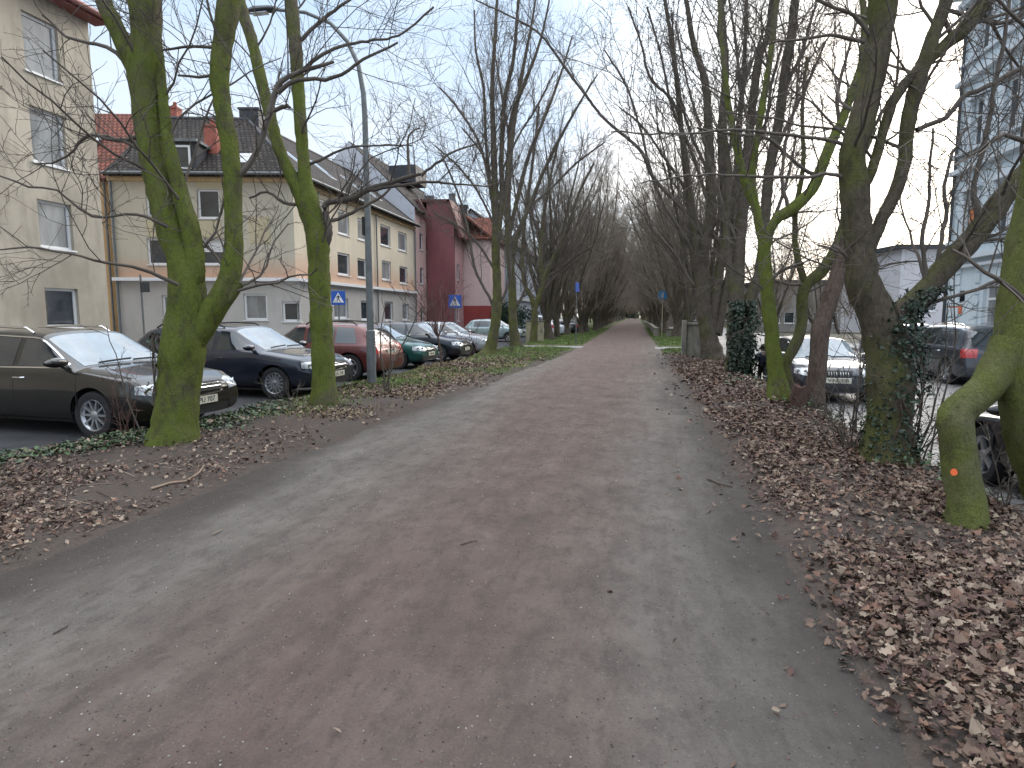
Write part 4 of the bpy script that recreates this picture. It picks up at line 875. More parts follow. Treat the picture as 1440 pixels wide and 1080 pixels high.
traced_tree('deciduous_tree', 22.0, [
  [(1003,509,34),(998,480,26),(993,450,20),(989,400,17),(990,350,16),(1000,300,15),(997,200,13),(992,120,10),(975,60,8),(965,0,6),(955,-60,4)],
  [(1000,470,16),(1004,430,15),(1012,380,13),(1019,300,12),(1014,194,10),(1019,120,9),(1019,78,8),(1011,42,6),(1022,-20,5)],
  [(992,470,15),(984,420,13),(980,360,12),(972,300,10),(960,200,8),(950,100,6),(935,0,5),(925,-60,4)],
  [(1008,470,15),(1014,440,13),(1026,380,11),(1034,300,10),(1038,200,8),(1046,100,6),(1050,0,5)]],
 [[(1012,340,7),(985,315,6),(961,294,6),(919,250,5),(900,211,5),(850,167,4),(817,125,4),(794,94,4),(761,50,3),(728,28,2.5),(669,0,2)],
  [(985,330,6),(975,290,6),(961,194,5),(947,144,4),(914,108,4),(900,55,3),(883,10,3)],[(990,380,6),(960,330,5),(935,290,4),(915,240,4),(900,180,3),(880,120,3),(850,70,2)],
  [(975,280,5),(940,230,4),(905,180,3),(870,150,2)],[(1000,300,6),(975,220,5),(945,150,4),(930,80,3),(910,10,3)],[(1012,250,5),(1035,180,4),(1050,110,4),(1075,40,3)],
  [(1005,420,6),(975,400,5),(950,360,4),(925,330,3)],[(995,240,5),(965,170,4),(950,90,3),(945,20,3)]],
 'very thick many stemmed bare tree beside the concrete gate wall', MR, m=M['bark'], seed=71, **TW)
traced_tree('deciduous_tree', 17.3, [
  [(1038,530,34),(1036,490,28),(1035,450,24),(1036,410,20),(1040,350,16),(1044,300,15),(1048,250,14),(1055,178,12),(1067,83,11),(1080,50,9),(1086,-10,7),(1092,-80,5)],
  [(1042,450,18),(1054,420,16),(1066,392,15),(1072,350,13),(1077,290,14),(1082,240,14),(1094,180,13),(1105,97,13),(1114,42,12),(1119,-10,11),(1130,-90,8)],
  [(1034,430,12),(1026,380,11),(1022,320,10),(1026,250,9),(1018,180,8),(1022,90,6),(1015,0,5)]],
 [[(1040,350,6),(1020,300,5),(1005,250,5),(985,180,4),(965,110,3),(950,30,3)],[(1100,130,6),(1125,80,5),(1140,30,4),(1155,-20,3)],[(1085,225,6),(1110,170,5),(1135,120,4),(1160,60,3)],
  [(1055,180,5),(1040,120,4),(1035,60,4),(1025,0,3)],[(1072,340,6),(1095,290,5),(1110,240,4),(1120,190,3)],[(1050,240,5),(1075,180,4),(1085,120,4),(1100,60,3)]],
 'tall bare tree whose trunk is wrapped in dark ivy', MR, m=M['bark'], seed=72, **TW)
place_tree(protos[1], 2.9, 27.6, 1.0, .9, 'bare tree standing right behind the concrete gate wall', MR)
traced_tree('deciduous_tree', 24.7, [
  [(684,505,26),(690,488,18),(695,465,14),(698,440,14),(699,400,12),(697,350,12),(697,300,10),(694,194,8),(692,125,6),(696,55,5),(699,0,4),(704,-60,3)],
  [(698,370,8),(701,330,8),(706,270,7),(705,222,7),(710,139,6),(722,83,5),(729,0,4),(735,-60,3)],
  [(697,330,6),(708,290,6),(714,230,5),(719,167,5),(736,122,5),(755,72,4),(767,28,3),(778,-30,2)],
  [(697,310,5),(688,250,5),(683,194,4),(680,125,4),(669,70,3),(667,14,2)]],
 [[(695,440,4),(690,422,4),(669,381,4),(660,335,4),(650,290,3),(636,252,3),(620,215,2)],[(697,350,4),(691,278,4),(675,205,4),(644,153,3),(617,122,2)],[(700,435,4),(713,405,4),(718,380,3),(716,350,3),(735,310,2)],
  [(697,320,4),(672,270,3),(645,235,3),(612,205,2)],[(706,240,4),(730,190,3),(755,150,3),(780,100,2)],[(696,380,4),(670,340,3),(640,315,3),(610,300,2)]],
 'tall mossy bare tree with a low side limb before the grass on the left', ML, m=M['moss_bark_dull'], seed=73, **TW)
traced_tree('deciduous_tree', 31, [
  [(727,491,18),(722,460,13),(720,400,11),(716,350,10),(714,300,9),(716,250,7),(722,180,6),(735,100,5),(750,20,3),(758,-50,2)],
  [(718,380,7),(728,330,7),(745,290,6),(765,240,5),(790,190,4),(815,145,3),(840,105,2)],
  [(716,330,6),(730,270,6),(745,215,5),(768,160,4),(790,100,3),(805,50,2)]],
 [[(715,320,4),(700,270,4),(680,220,3),(650,180,2)],[(745,290,4),(775,265,3),(810,230,3),(850,200,2)],[(722,440,4),(735,415,4),(740,395,3),(730,370,3)],[(720,210,4),(708,150,3),(700,100,3),(690,40,2)]],
 'bare tree at the near corner of the left crossing', ML, m=M['moss_bark_dull'], seed=74, **TW)
traced_tree('deciduous_tree', 35.5, [
  [(750,485,12),(751,465,10),(752,440,9),(748,420,7),(738,400,6),(735,370,6),(736,330,5),(742,280,5),(750,220,4),(758,150,3)],
  [(752,435,8),(762,405,7),(768,385,7),(785,350,6),(800,315,5),(815,270,4),(835,230,3)],[(764,400,6),(760,360,6),(764,310,5),(772,260,4),(785,200,3)]],
 [[(766,390,4),(785,380,4),(810,360,3),(835,345,3)],[(756,420,4),(775,395,4),(800,375,3),(830,350,2)],[(740,390,4),(720,360,3),(705,330,3)],[(762,330,4),(740,290,3),(725,250,2)]],
 'forked bare tree beside the beige utility cabinet', ML, m=M['moss_bark_dull'], seed=75, **TW)
nth = ['first', 'second', 'third', 'fourth', 'fifth', 'sixth', 'seventh', 'eighth', 'ninth', 'tenth']
rg_ = np.random.RandomState(4)
for side, x0_, lab, grp in ((-1, -5.3, 'left', ML), (1, 3.4, 'right', MR)):
    y = 40.5 if side < 0 else 38.0; i = 0
    while y < 235:
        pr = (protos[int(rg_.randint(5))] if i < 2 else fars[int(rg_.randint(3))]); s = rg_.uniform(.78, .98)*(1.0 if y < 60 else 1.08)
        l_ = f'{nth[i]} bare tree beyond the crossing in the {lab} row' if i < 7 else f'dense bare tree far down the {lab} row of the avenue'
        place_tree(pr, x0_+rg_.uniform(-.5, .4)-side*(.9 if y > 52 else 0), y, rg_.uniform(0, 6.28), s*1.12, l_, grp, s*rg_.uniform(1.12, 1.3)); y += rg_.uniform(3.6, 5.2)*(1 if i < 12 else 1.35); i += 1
# second, outer rows seen through the first
outer = [(-10, 78), (-10, 97), (-8.8, 112), (-9.5, 130), (-9, 150), (-9, 172), (8.4, 98), (8, 132), (7.6, 154), (8, 178)]
for i, (x, y) in enumerate(outer):
    s = rg_.uniform(.75, .98); place_tree(fars[i % 3], x, y, rg_.uniform(0, 6.28), s, 'dense bare tree in the outer row behind the avenue on the '+('left' if x < 0 else 'right'), 'bare trees in the outer rows')
for i, (x, y, s, l_) in enumerate([(13, 47, .7, 'wide bare tree by the square left of the flat roofed house'), (19, 58, .75, 'bare tree in front of the long low grey building'), (9, 44, .72, 'bare tree behind the garden wall across the street'), (26, 62, .7, 'bare tree at the right end of the long low building')]):
    place_tree(fars[i % 3], x, y, i*1.7, s, l_, 'bare trees round the square')
# avenue closing in the distance
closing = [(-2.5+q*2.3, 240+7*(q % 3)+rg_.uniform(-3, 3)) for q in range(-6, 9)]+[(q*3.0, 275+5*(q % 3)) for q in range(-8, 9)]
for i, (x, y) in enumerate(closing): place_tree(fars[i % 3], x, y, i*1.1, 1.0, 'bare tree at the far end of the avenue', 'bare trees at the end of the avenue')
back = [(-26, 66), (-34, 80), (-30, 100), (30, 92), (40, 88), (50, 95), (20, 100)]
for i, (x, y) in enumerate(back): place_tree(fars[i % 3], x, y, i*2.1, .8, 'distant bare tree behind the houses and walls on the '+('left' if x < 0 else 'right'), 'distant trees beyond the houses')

# saplings and shrubs
def shrub(name, x, y, H, n, spread, m, label, group, seed, cat='shrub', sub=(5, 4), r=.012, base=None, t0=.2):
    rg = np.random.RandomState(seed); root = empty(name, (x, y, float(gz(x, y))), 0, label, cat, group); lv = []
    az = rg.rand(n)*6.28; sp = np.radians(rg.uniform(.1, 1, n)*spread); D = np.stack([np.cos(az)*np.sin(sp), np.sin(az)*np.sin(sp), np.cos(sp)], 1)
    P = np.zeros((n, 3)); P[:, :2] = rg.normal(0, .05, (n, 2)); P[:, 2] = -.05
    if base:
        t = grow_level(np.array([[0,0,-.1]]), np.array([[0,0,1.]]), np.array([base]), np.array([r*3]), 8, .04, 0, rg, .7); link_mesh('trunk', tubes([t], [9], M['bark_brown'], 'trunk', .04), root); P = np.repeat(t[0][:, -1], n, 0)-D*.03
    a = grow_level(P, D, H*rg.uniform(.6, 1, n), np.full(n, r), 9, .10, .03, rg, .4); lv.append((a, 5))
    q = spawn(*a, sub[0], rg, (30, 65), t0, 1, .42, .6, .15); b = grow_level(q[0], q[1], q[2], np.maximum(q[3], .0045), 5, .12, .03, rg, .5); lv.append((b, 3))
    q = spawn(*b, sub[1], rg, (30, 60), .2, 1, .5, .7, .1); c = grow_level(q[0], q[1], q[2], np.maximum(q[3], .0035), 3, .12, .02, rg, .6); lv.append((c, 3))
    link_mesh('branches' if base else 'stems', tubes([z[0] for z in lv], [z[1] for z in lv], m, 'stems'), root); return root
def gp(px, py): v = gnd(px, py, .03); return v.x, v.y
SG = 'bare shrubs on the verges'
x, y = gp(621, 520); shrub('young_tree', x, y, 2.2, 14, 50, M['twig_red'], 'small round headed reddish young tree on the left verge', SG, 51, 'tree', (7, 6), .014, base=1.0)
x, y = gp(556, 552); shrub('bare_shrub', x-.25, y, 2.1, 3, 16, M['twig'], 'thin leaning bare sapling beside the lamp post', SG, 52, sub=(5, 3), r=.022)
x, y = gp(232, 630); shrub('bare_shrub', x-.25, y+.1, 2.0, 3, 14, M['twig'], 'thin bare sapling left of the nearest mossy trunk', SG, 53, sub=(5, 3), r=.011)
x, y = gp(180, 620); shrub('bare_shrub', x, y, .95, 7, 45, M['twig_red'], 'low tangle of bare stems before the dark estate car wheel', SG, 54, sub=(4, 3), r=.007)
x, y = gp(405, 580); shrub('bare_shrub', x, y, .8, 7, 40, M['twig'], 'low dry stems in front of the navy estate car', SG, 55, sub=(3, 3), r=.006)
x, y = gp(662, 503); shrub('bare_shrub', x, y, 1.6, 9, 35, M['twig_red'], 'reddish bare shrub near the far parked cars', SG, 56, sub=(5, 4), r=.009)
x, y = gp(720, 497); shrub('bare_shrub', x, y, 1.3, 9, 40, M['twig'], 'bare shrub between the two far left trunks', SG, 57, sub=(5, 4), r=.009)
x, y = gp(1190, 640); shrub('bare_shrub', x, y, 1.1, 12, 40, M['twig'], 'bramble tangle left of the ivy footed tree', SG, 58, sub=(5, 4), r=.007)
x, y = gp(1205, 600); shrub('bare_shrub', x, y, 2.4, 4, 22, M['twig'], 'tall thin bare stems rising left of the ivy footed trunk', SG, 59, sub=(5, 3), r=.013)
x, y = gp(1290, 640); shrub('bare_shrub', x, y, 2.9, 7, 26, M['twig'], 'thin stems rising right of the ivy footed trunk before the blue car', SG, 60, sub=(6, 5), r=.011)
x, y = gp(1278, 650); shrub('bare_shrub', x, y, 1.2, 6, 50, M['twig'], 'low arching bare stems over the ivy on the right', SG, 61, sub=(4, 3), r=.008)
x, y = gp(1120, 575); shrub('bare_shrub', x, y, .7, 14, 50, M['twig_red'], 'low reddish tangle between the two thin trunks', SG, 62, sub=(4, 3), r=.006)
x, y = gp(1418, 720); shrub('bare_shrub', x, y, .8, 5, 60, M['twig'], 'dry arching twigs beside the nearest right car', SG, 63, sub=(4, 3), r=.006)
for pr in protos+fars:
    if pr.name not in used:
        for ch in list(pr.children): bpy.data.objects.remove(ch)
        bpy.data.objects.remove(pr)

# ------------------------------------------------------------ cars
def paint(name, col, flake=.12):
    return mat(name, col, .32, metal=.35, noise=flake, nscale=3, coat=1.0, spec=.6, coat_rough=.04)
def evaluated(o, name):
    dg = bpy.context.evaluated_depsgraph_get(); dg.update(); me = bpy.data.meshes.new_from_object(o.evaluated_get(dg)); me.name = name; return me
def make_car(label, loc, heading, pc, L=4.6, W=1.8, H=1.45, wb=2.7, fo=.92, style='estate', rim='multi', rails=None, wheel_r=.32, trim=None, plate='B AB 12', cladding=False, chrome_trim=False, hood=None, belt=None, group='parked cars', grille='wide', nose=.0, lamps=True, bars=0):
    loc = Vector(loc); root = empty('parked_car', loc, heading, label, 'car', group)
    zb = .20 if not cladding else .26; h2, w2 = L/2, W/2; xf = h2-fo; xr = xf-wb
    hz0 = hood or H*.50; hz1 = H*.655; zbt = belt or H*.625                  # bonnet front / cowl / belt line heights
    xc = h2-fo-.28-nose if style != 'hatch' else h2-fo-.2; xh = xc-.78 if style != 'suv' else xc-.70; xrh = {'estate': -h2+.62, 'hatch': -h2+.55, 'suv': -h2+.5, 'saloon': -h2+1.45}[style]; 
    # side profile: x, top z, top half width share, belt z
    prof = [(-h2, H*.52, .80), (-h2+.04, zbt-.02, .80), (-h2+.10, zbt+.04, .80), (xrh-.02 if style != 'saloon' else -h2+.62, (H-.10) if style != 'saloon' else zbt+.10, .70 if style != 'saloon' else .78),
            (xrh+.2, H-.035, .70), ((xh+xrh)/2+.15, H, .715), (xh, H-.035, .70), (xc, hz1, .80), (xc+.1, hz1-.012, .82), (h2-.42, hz0+.11, .80), (h2-.12, hz0+.02, .76), (h2-.03, hz0-.05, .74), (h2, hz0-.13, .72)]
    px_ = [p[0] for p in prof]; T = lambda x: float(np.interp(x, px_, [p[1] for p in prof])); TW = lambda x: float(np.interp(x, px_, [p[2] for p in prof]))*w2
    BL = lambda x: min(zbt+.02*math.sin((x/h2)*1.2)-(.03 if x > xc else 0), T(x)-.055)
    def WX(x):
        w_ = w2
        if x > h2-.75: w_ *= 1-.17*((x-(h2-.75))/.75)**2.3
        if x < -h2+.5: w_ *= 1-.10*((-h2+.5-x)/.5)**2.2
        return w_
    xs = sorted({round(x, 3) for x in list(np.linspace(-h2, h2, 25))+[p[0] for p in prof]+[xc+.03, xh-.05]}); st = []
    for x in xs:
        w_ = WX(x); b = BL(x); t = T(x); tw = min(TW(x), w_*.97)*(w_/w2 if x > xc or x < xrh-.1 else 1); zz = zb+.06*max(0, (abs(x)-h2+.35)/.35)
        pr = [(0, zz), (w_*.82, zz), (w_*.955, zz+.07), (w_*.985, zz+.2), (w_*1.0, (zz+b)*.5+.04), (w_*.985, b-.10), (w_*.955, b-.01), (w_*.93, b+.02 if t-b > .1 else b+.01)]
        if t-b > .2: pr += [(tw+.05*w_, t-.11*min(1, (t-b)/.3)), (tw-.02, t-.035)]
        else: pr += [(tw+.02, t-.025), (tw-.03, t-.012)]
        pr += [(tw*.55, t+.004), (0, t+.012)]
        row = []
        for y_, z_ in pr:
            off = 0
            e = (x-(h2-.3))/.3
            if e > 0: off -= e*(.42*max(0, z_-.55)**1.2+.35*max(0, .36-z_)) 
            e = (-x-(h2-.25))/.25
            if e > 0: off += e*(.25*max(0, z_-.62)+.3*max(0, .36-z_))
            off -= (.10*(y_/w2)**4 if x > h2-.2 else 0)
            row.append((x+off, y_, z_))
        st.append(row)
    n = len(st[0]); v = []; f = []
    for row in st: v += [(a, b, c) for a, b, c in row]+[(a, -b, c) for a, b, c in row[1:-1][::-1]]
    m_ = 2*n-2
    for i in range(len(st)-1):
        for j in range(m_): f.append((i*m_+j, i*m_+(j+1) % m_, (i+1)*m_+(j+1) % m_, (i+1)*m_+j))
    for i in (0, len(st)-1):   # end caps as strips
        for j in range(n-1):
            a, b = i*m_+j, i*m_+j+1; c, d = i*m_+(m_-j-1) % m_, i*m_+(m_-j) % m_
            f.append(tuple(dict.fromkeys((a, b, c, d if j else a))))
    me = bpy.data.meshes.new('body'); me.from_pydata(v, [], f); bm = bmesh.new(); bm.from_mesh(me); bmesh.ops.recalc_face_normals(bm, faces=bm.faces); bm.to_mesh(me); bm.free()
    tmp = bpy.data.objects.new('tmp', me); COL.objects.link(tmp); s = tmp.modifiers.new('s', 'SUBSURF'); s.levels = 2; s.render_levels = 2
    shell = evaluated(tmp, 'shell'); bvh = BVHTree.FromPolygons([q.co for q in shell.vertices], [p.vertices for p in shell.polygons])
    wells = MB(); wr = wheel_r+.055
    for x in (xf, xr):
        for sg in (-1, 1):
            wells.lathe([(.0001,0),(wr,0),(wr,.42),(.0001,.42)], (x, sg*(w2-.30) if sg > 0 else -(w2-.30)-.42, wheel_r), 'y', 36)
    wm = wells.mesh('wells', pc); wo2 = bpy.data.objects.new('tmpw', wm); COL.objects.link(wo2)
    tmp.data = shell; tmp.modifiers.clear(); bo_ = tmp.modifiers.new('b', 'BOOLEAN'); bo_.object = wo2; bo_.operation = 'DIFFERENCE'; bo_.solver = 'EXACT'
    body = evaluated(tmp, 'body'); bpy.data.objects.remove(tmp); bpy.data.objects.remove(wo2)
    body.materials.clear(); body.materials.append(pc)
    body.polygons.foreach_set('use_smooth', [True]*len(body.polygons)); body.set_sharp_from_angle(angle=R(38)); bodyo = link_mesh('body', body, root)
    def patch(name, P, d, m, nu=14, nv=6, off=.006, parent=None, grp=None):
        """P(s,t) in 0..1 -> start point; cast along d onto the shell; returns a thin shell skin"""
        mbx = grp or MB(); d = Vector(d).normalized(); g_ = []
        for i in range(nu+1):
            for j in range(nv+1):
                p = Vector(P(i/nu, j/nv)); h = bvh.ray_cast(p-d*3, d, 8)
                if h[0] is None: q = bvh.find_nearest(p); g_.append(q[0]+q[1]*off if q[0] else p)
                else: g_.append(h[0]-d*off*.3+h[1]*(off if h[1].dot(d) < 0 else -off))
        fs = [(i*(nv+1)+j, i*(nv+1)+j+1, (i+1)*(nv+1)+j+1, (i+1)*(nv+1)+j) for i in range(nu) for j in range(nv)]
        b = len(g_); rim_ = [i*(nv+1) for i in range(nu+1)]+[nu*(nv+1)+j for j in range(1, nv+1)]+[i*(nv+1)+nv for i in range(nu-1, -1, -1)]+[j for j in range(nv-1, 0, -1)]
        vv = g_+[g_[i]+d*.03 for i in rim_]; fs += [(rim_[i], rim_[(i+1) % len(rim_)], b+(i+1) % len(rim_), b+i) for i in range(len(rim_))]
        mbx.add(vv, fs)
        if grp is None: return mbx.build(name, m, parent or root, smooth=True, angle=50)
    # glass
    gb = lambda x: BL(x)+.045
    gt = lambda x: T(x)-.105 if xh-.1 > x > xrh else T(x)-.115
    xa0, xb0 = xc-.17, xh-.25; mid = (xf+xr)/2-.02; xq = xrh+.42 if style in ('estate', 'suv') else xrh+.25
    for sg in (-1, 1):
        def side(x0, x1, sk0=0, sk1=0, lo=None):
            def P(s, t):
                x = x0+(x1-x0)*s; zb_ = gb(x); zt_ = max(gt(x), zb_+.004); z = zb_+(zt_-zb_)*t; return (x+(sk0*(1-s)+sk1*s)*t, sg*(w2+.5), z)
            return P
        patch('side_window', side(mid+.05, xa0, 0, 0), (0, -sg, 0), M['car_glass'], 22, 6, .004)
        patch('side_window', side(xq+.35 if style in ('estate','suv') else xq-.0, mid-.05, .0, 0), (0, -sg, 0), M['car_glass'], 14, 6, .004)
        if style in ('estate', 'suv'): patch('side_window', side(xrh+.10, xq+.29, .12, 0), (0, -sg, 0), M['car_glass'], 12, 6, .004)
        se = MB()
        for xx in (mid, xc-.02+.05, xr+.25):
            patch('', lambda s, t: (xx+s*.010, sg*(w2+.5), zb+.14+(BL(xx)-zb-.12)*t), (0, -sg, 0), None, 1, 12, .0012, grp=se)
        patch('', lambda s, t: (xr+.3+(xc-xr-.3)*s, sg*(w2+.5), zb+.135+.010*t), (0, -sg, 0), None, 16, 1, .0012, grp=se)
        se.build('door_seam', M['black'], root)
        if chrome_trim:
            ct = MB(); x0_, x1_ = xrh+.1, xa0
            patch('', lambda s, t: (x0_+(x1_-x0_)*s, sg*(w2+.5), gb(x0_+(x1_-x0_)*s)-.028+.02*t), (0, -sg, 0), None, 24, 1, .005, grp=ct)
            patch('', lambda s, t: (x0_+(x1_-x0_)*s, sg*(w2+.5), max(gt(x0_+(x1_-x0_)*s), gb(x0_+(x1_-x0_)*s))+.008+.016*t), (0, -sg, 0), None, 24, 1, .005, grp=ct)
            ct.build('window_trim', M['chrome'], root, smooth=True)
        if cladding:
            cl = MB(); patch('', lambda s, t: (xr+wr+.02+(wb-2*wr-.04)*s, sg*(w2+.5), zb+.02+.14*t), (0, -sg, 0), None, 10, 2, .012, grp=cl)
            for xw in (xf, xr): patch('', lambda s, t: (xw+math.cos(math.pi*s)*(wr+.005+.055*t), sg*(w2+.5), wheel_r+math.sin(math.pi*s)*(wr+.005+.055*t)), (0, -sg, 0), None, 24, 2, .012, grp=cl)
            cl.build('wheel_arch_cladding', M['black'], root, smooth=True)
        for xx in (mid+.13, xq+.50 if style in ('estate','suv') else xq+.2):
            h = bvh.ray_cast(Vector((xx, sg*3, BL(xx)-.11)), Vector((0, -sg, 0)))[0]
            if h: k = MB(); k.tube([h+Vector((-.09,0,0)), h+Vector((-.07,sg*.035,0)), h+Vector((.07,sg*.035,0)), h+Vector((.09,0,0))], .014, 6); k.build('door_handle', M['chrome'] if chrome_trim else pc, root, smooth=True)
        # mirror
        mxx = xa0-.02; zq = BL(mxx)+.10; k = MB(); prm = []
        for i in range(9):
            a = i/8; yy = w2-.10+.30*a; r1 = .085*math.sin(math.pi*min(1, .16+a*.80))**.6+.002; prm.append((yy, r1))
        ring = []; 
        for yy, r1 in prm: ring.append([(mxx-.02+math.cos(q*math.pi/6)*r1*(.9 if math.cos(q*math.pi/6) > 0 else .45), sg*yy, zq+math.sin(q*math.pi/6)*r1*.78) for q in range(12)])
        vv = [p for r_ in ring for p in r_]; k.add(vv, [(i*12+j, i*12+(j+1) % 12, (i+1)*12+(j+1) % 12, (i+1)*12+j) for i in range(8) for j in range(12)]+[tuple(range(12)), tuple(96+j for j in range(12))])
        k.tube([(mxx+.01, sg*(w2-.13), zq-.11), (mxx, sg*(w2+.02), zq-.03)], .022, 6); mo = k.build('wing_mirror', pc if trim is None else trim, root, smooth=True, angle=60)
        if rails:
            k = MB(); pts = []
            for i in range(13):
                x = xh-.25+(xrh+.35-xh+.1)*i/12; z = T(x)+(.035 if 0 < i < 12 else -.03); pts.append((x, sg*(TW(x)-.05), z))
            k.tube(pts, .017, 7)
            k.build('roof_rail', rails, root, smooth=True)
    patch('windscreen', lambda s, t: (xc-.03+(xh+.07-xc+.03)*t, (s*2-1)*(TW(xc-.03+(xh+.07-xc+.03)*t)*(.985-.03*(1-t))), 3), (0, 0, -1), M['windscreen'], 16, 10, .004)
    wp = MB()
    for y0_ in (-.50*w2, .12*w2):
        pts = []
        for q in range(6):
            yy = y0_+q*.11; h = bvh.ray_cast(Vector((xc-.05-.02*q*.3, yy, 3)), Vector((0,0,-1)))[0]; pts.append(h+Vector((0,0,.016)))
        wp.tube(pts, .009, 5)
    wp.build('wiper', M['black'], root)
    if style != 'saloon': patch('rear_window', lambda s, t: (-h2-.5, (s*2-1)*w2*(.72-.09*t), BL(-h2+.3)+.07+(H-.13-BL(-h2+.3)-.07)*t), (1, 0, 0), M['car_glass'], 12, 6, .005)
    else: patch('rear_window', lambda s, t: (-h2+.66+(xrh+.1+h2-.66)*t, (s*2-1)*w2*.66, 3), (0, 0, -1), M['car_glass'], 12, 8, .005)
    # lights
    for sg in (-1, 1):
        d = Vector((-math.cos(R(38)), -sg*math.sin(R(38)), 0)); sd_ = Vector((-d.y, d.x, 0))*sg
        o_ = Vector((h2-.10, sg*w2*.80, 0))
        zl0, zl1 = hz0-.155, hz0-.005
        hl = patch('headlight', lambda s, t: o_+sd_*(-.20+.44*s)*-1+Vector((0,0,zl0+.05*(1-s)*0+(zl1-zl0)*(t*(1-.45*abs(s-.35)))+.045*s)), d, M['lamp_clear'], 12, 5, .007)
        k = MB()
        for q in (-.05, .10):
            c_ = o_+sd_*-q*1.0+Vector((0,0,(zl0+zl1)/2+.01)); h = bvh.ray_cast(c_-d*2, d)
            if h[0]: k.lathe([(.0,.0),(.045,.0),(.05,.012),(.036,.016)], (0,0,0), 'x', 16); 
            if h[0]:
                rot = Vector((1,0,0)).rotation_difference(-d); k.v[-64:] = [tuple(h[0]-d*.010+rot @ Vector(p)) for p in k.v[-64:]]
        k.build('lens', M['chrome'], hl, smooth=True)
        d = Vector((math.cos(R(35)), -sg*math.sin(R(35)), 0)); sd_ = Vector((d.y, -d.x, 0))*sg; o2 = Vector((-h2+.10, sg*w2*.84, 0)); z0 = H*.47; 
        hgt = .20 if style != 'suv' else .24
        tl = patch('tail_light', lambda s, t: o2+sd_*(.17-.36*s)*-1+Vector((0,0,z0+hgt*t)), d, M['lamp_red'], 10, 6, .007)
        k = MB(); zf = .37
        patch('', lambda s, t: (h2+1, sg*w2*(.58+.2*s), zf-.055+.10*t), (-1, 0, 0), None, 4, 3, .004, grp=k); k.build('fog_light_recess', M['black'], root)
    # grille, intake, plates
    gw = {'wide': .44, 'kidney': .34, 'slim': .48}[grille]*w2
    gr_ = patch('grille', lambda s, t: (h2+1, (s*2-1)*gw*(.82+.18*t), hz0-.175+.15*t), (-1, 0, 0), M['black'], 14, 5, .006)
    k = MB()
    for z in ((hz0-.14, hz0-.10, hz0-.06) if grille != 'kidney' else ()):
        patch('', lambda s, t: (h2+1, (s*2-1)*gw*.86, z+.010*t), (-1, 0, 0), None, 10, 1, .011, grp=k)
    if grille == 'kidney':
        for sg in (-1, 1):
            for q in range(4): patch('', lambda s, t: (h2+1, sg*(.04+gw*.17*q)+.006*s, hz0-.15+.09*t), (-1, 0, 0), None, 1, 4, .007, grp=k)
    patch('', lambda s, t: (h2+1, (s*2-1)*gw, hz0-.185+.016*t-(.03*(1-abs(s*2-1)) if grille == 'wide' else 0)), (-1, 0, 0), None, 14, 1, .012, grp=k)
    k.build('grille_bar', M['chrome'], gr_, smooth=True)
    patch('lower_intake', lambda s, t: (h2+1, (s*2-1)*w2*.55, .27+.11*t), (-1, 0, 0), M['black'], 12, 3, .005)
    def numberplate(xs_, z, back):
        d = Vector((1 if back else -1, 0, 0)); h = bvh.ray_cast(Vector((xs_-d.x*2, 0, z)), d)[0]
        if not h: return
        c = h-d*.022; k = MB(); k.box(c.x-.006, -.26, z-.055, c.x+.006, .26, z+.055); p = k.build('number_plate', M['plate'], root, bevel=.004)
        k = MB(); k.box(c.x-.0075, -.262, z-.056, c.x+.0075, -.222, z+.056) if back is False and False else None
        cu = bpy.data.curves.new('plate_text', 'FONT'); cu.body = plate; cu.size = .105; cu.align_x = 'CENTER'; cu.align_y = 'CENTER'; cu.extrude = .001
        to = bpy.data.objects.new('tmp', cu); COL.objects.link(to); me = evaluated(to, 'lettering'); bpy.data.objects.remove(to)
        me.materials.clear(); me.materials.append(M['ink']); t = link_mesh('lettering', me, p)
        t.rotation_euler = (R(90), 0, R(90) if not back else R(-90)); t.location = (c.x-d.x*.0085, 0, z)
    numberplate(h2, .46 if hz0 < .76 else .52, False); numberplate(-h2, H*.50 if style != 'saloon' else .55, True)
    # wheels
    for x in (xf, xr):
        for sg in (-1, 1):
            wv = wheel_r; o_ = (x, sg*(w2-.125), wheel_r); k = MB()
            k.lathe([(wv*.64,-.095),(wv*.80,-.108),(wv*.95,-.10),(wv*.995,-.07),(wv,-.03),(wv,.03),(wv*.995,.07),(wv*.95,.10),(wv*.80,.108),(wv*.64,.095)], o_, 'y', 36)
            for q in (-.05, 0, .05): k.lathe([(wv+.001,q-.006),(wv*.985,q),(wv+.001,q+.006)], o_, 'y', 36)
            wh = k.build('wheel', M['tyre'], root, smooth=True, angle=50)
            k = MB(); ys = sg
            prof_ = [(wv*.66, -.09*ys), (wv*.60, .05*ys), (wv*.655, .085*ys), (wv*.68, .092*ys), (wv*.66, .098*ys), (wv*.62, .09*ys)]; k.lathe(prof_, o_, 'y', 36)
            nsp = {'multi': 10, 'five': 5, 'cap': 14, 'ten': 7}[rim]; wd = {'multi': .018, 'five': .032, 'cap': .026, 'ten': .022}[rim]
            for q in range(nsp):
                a = 2*math.pi*q/nsp; u = Vector((math.cos(a), 0, math.sin(a))); v_ = Vector((-u.z, 0, u.x)); c_ = Vector(o_)
                i0, i1 = c_+u*.04, c_+u*wv*.645; yo = Vector((0, ys, 0))
                k.add([i0-v_*wd*.9+yo*.078, i0+v_*wd*.9+yo*.078, i1+v_*wd*.62+yo*.088, i1-v_*wd*.62+yo*.088, i0-v_*wd+yo*.04, i0+v_*wd+yo*.04, i1+v_*wd*.8+yo*.05, i1-v_*wd*.8+yo*.05], [(0,1,2,3),(4,5,1,0),(5,6,2,1),(6,7,3,2),(7,4,0,3)])
            k.lathe([(.0001,.088*ys),(.04,.086*ys),(.062,.078*ys),(.066,.05*ys)], o_, 'y', 20)
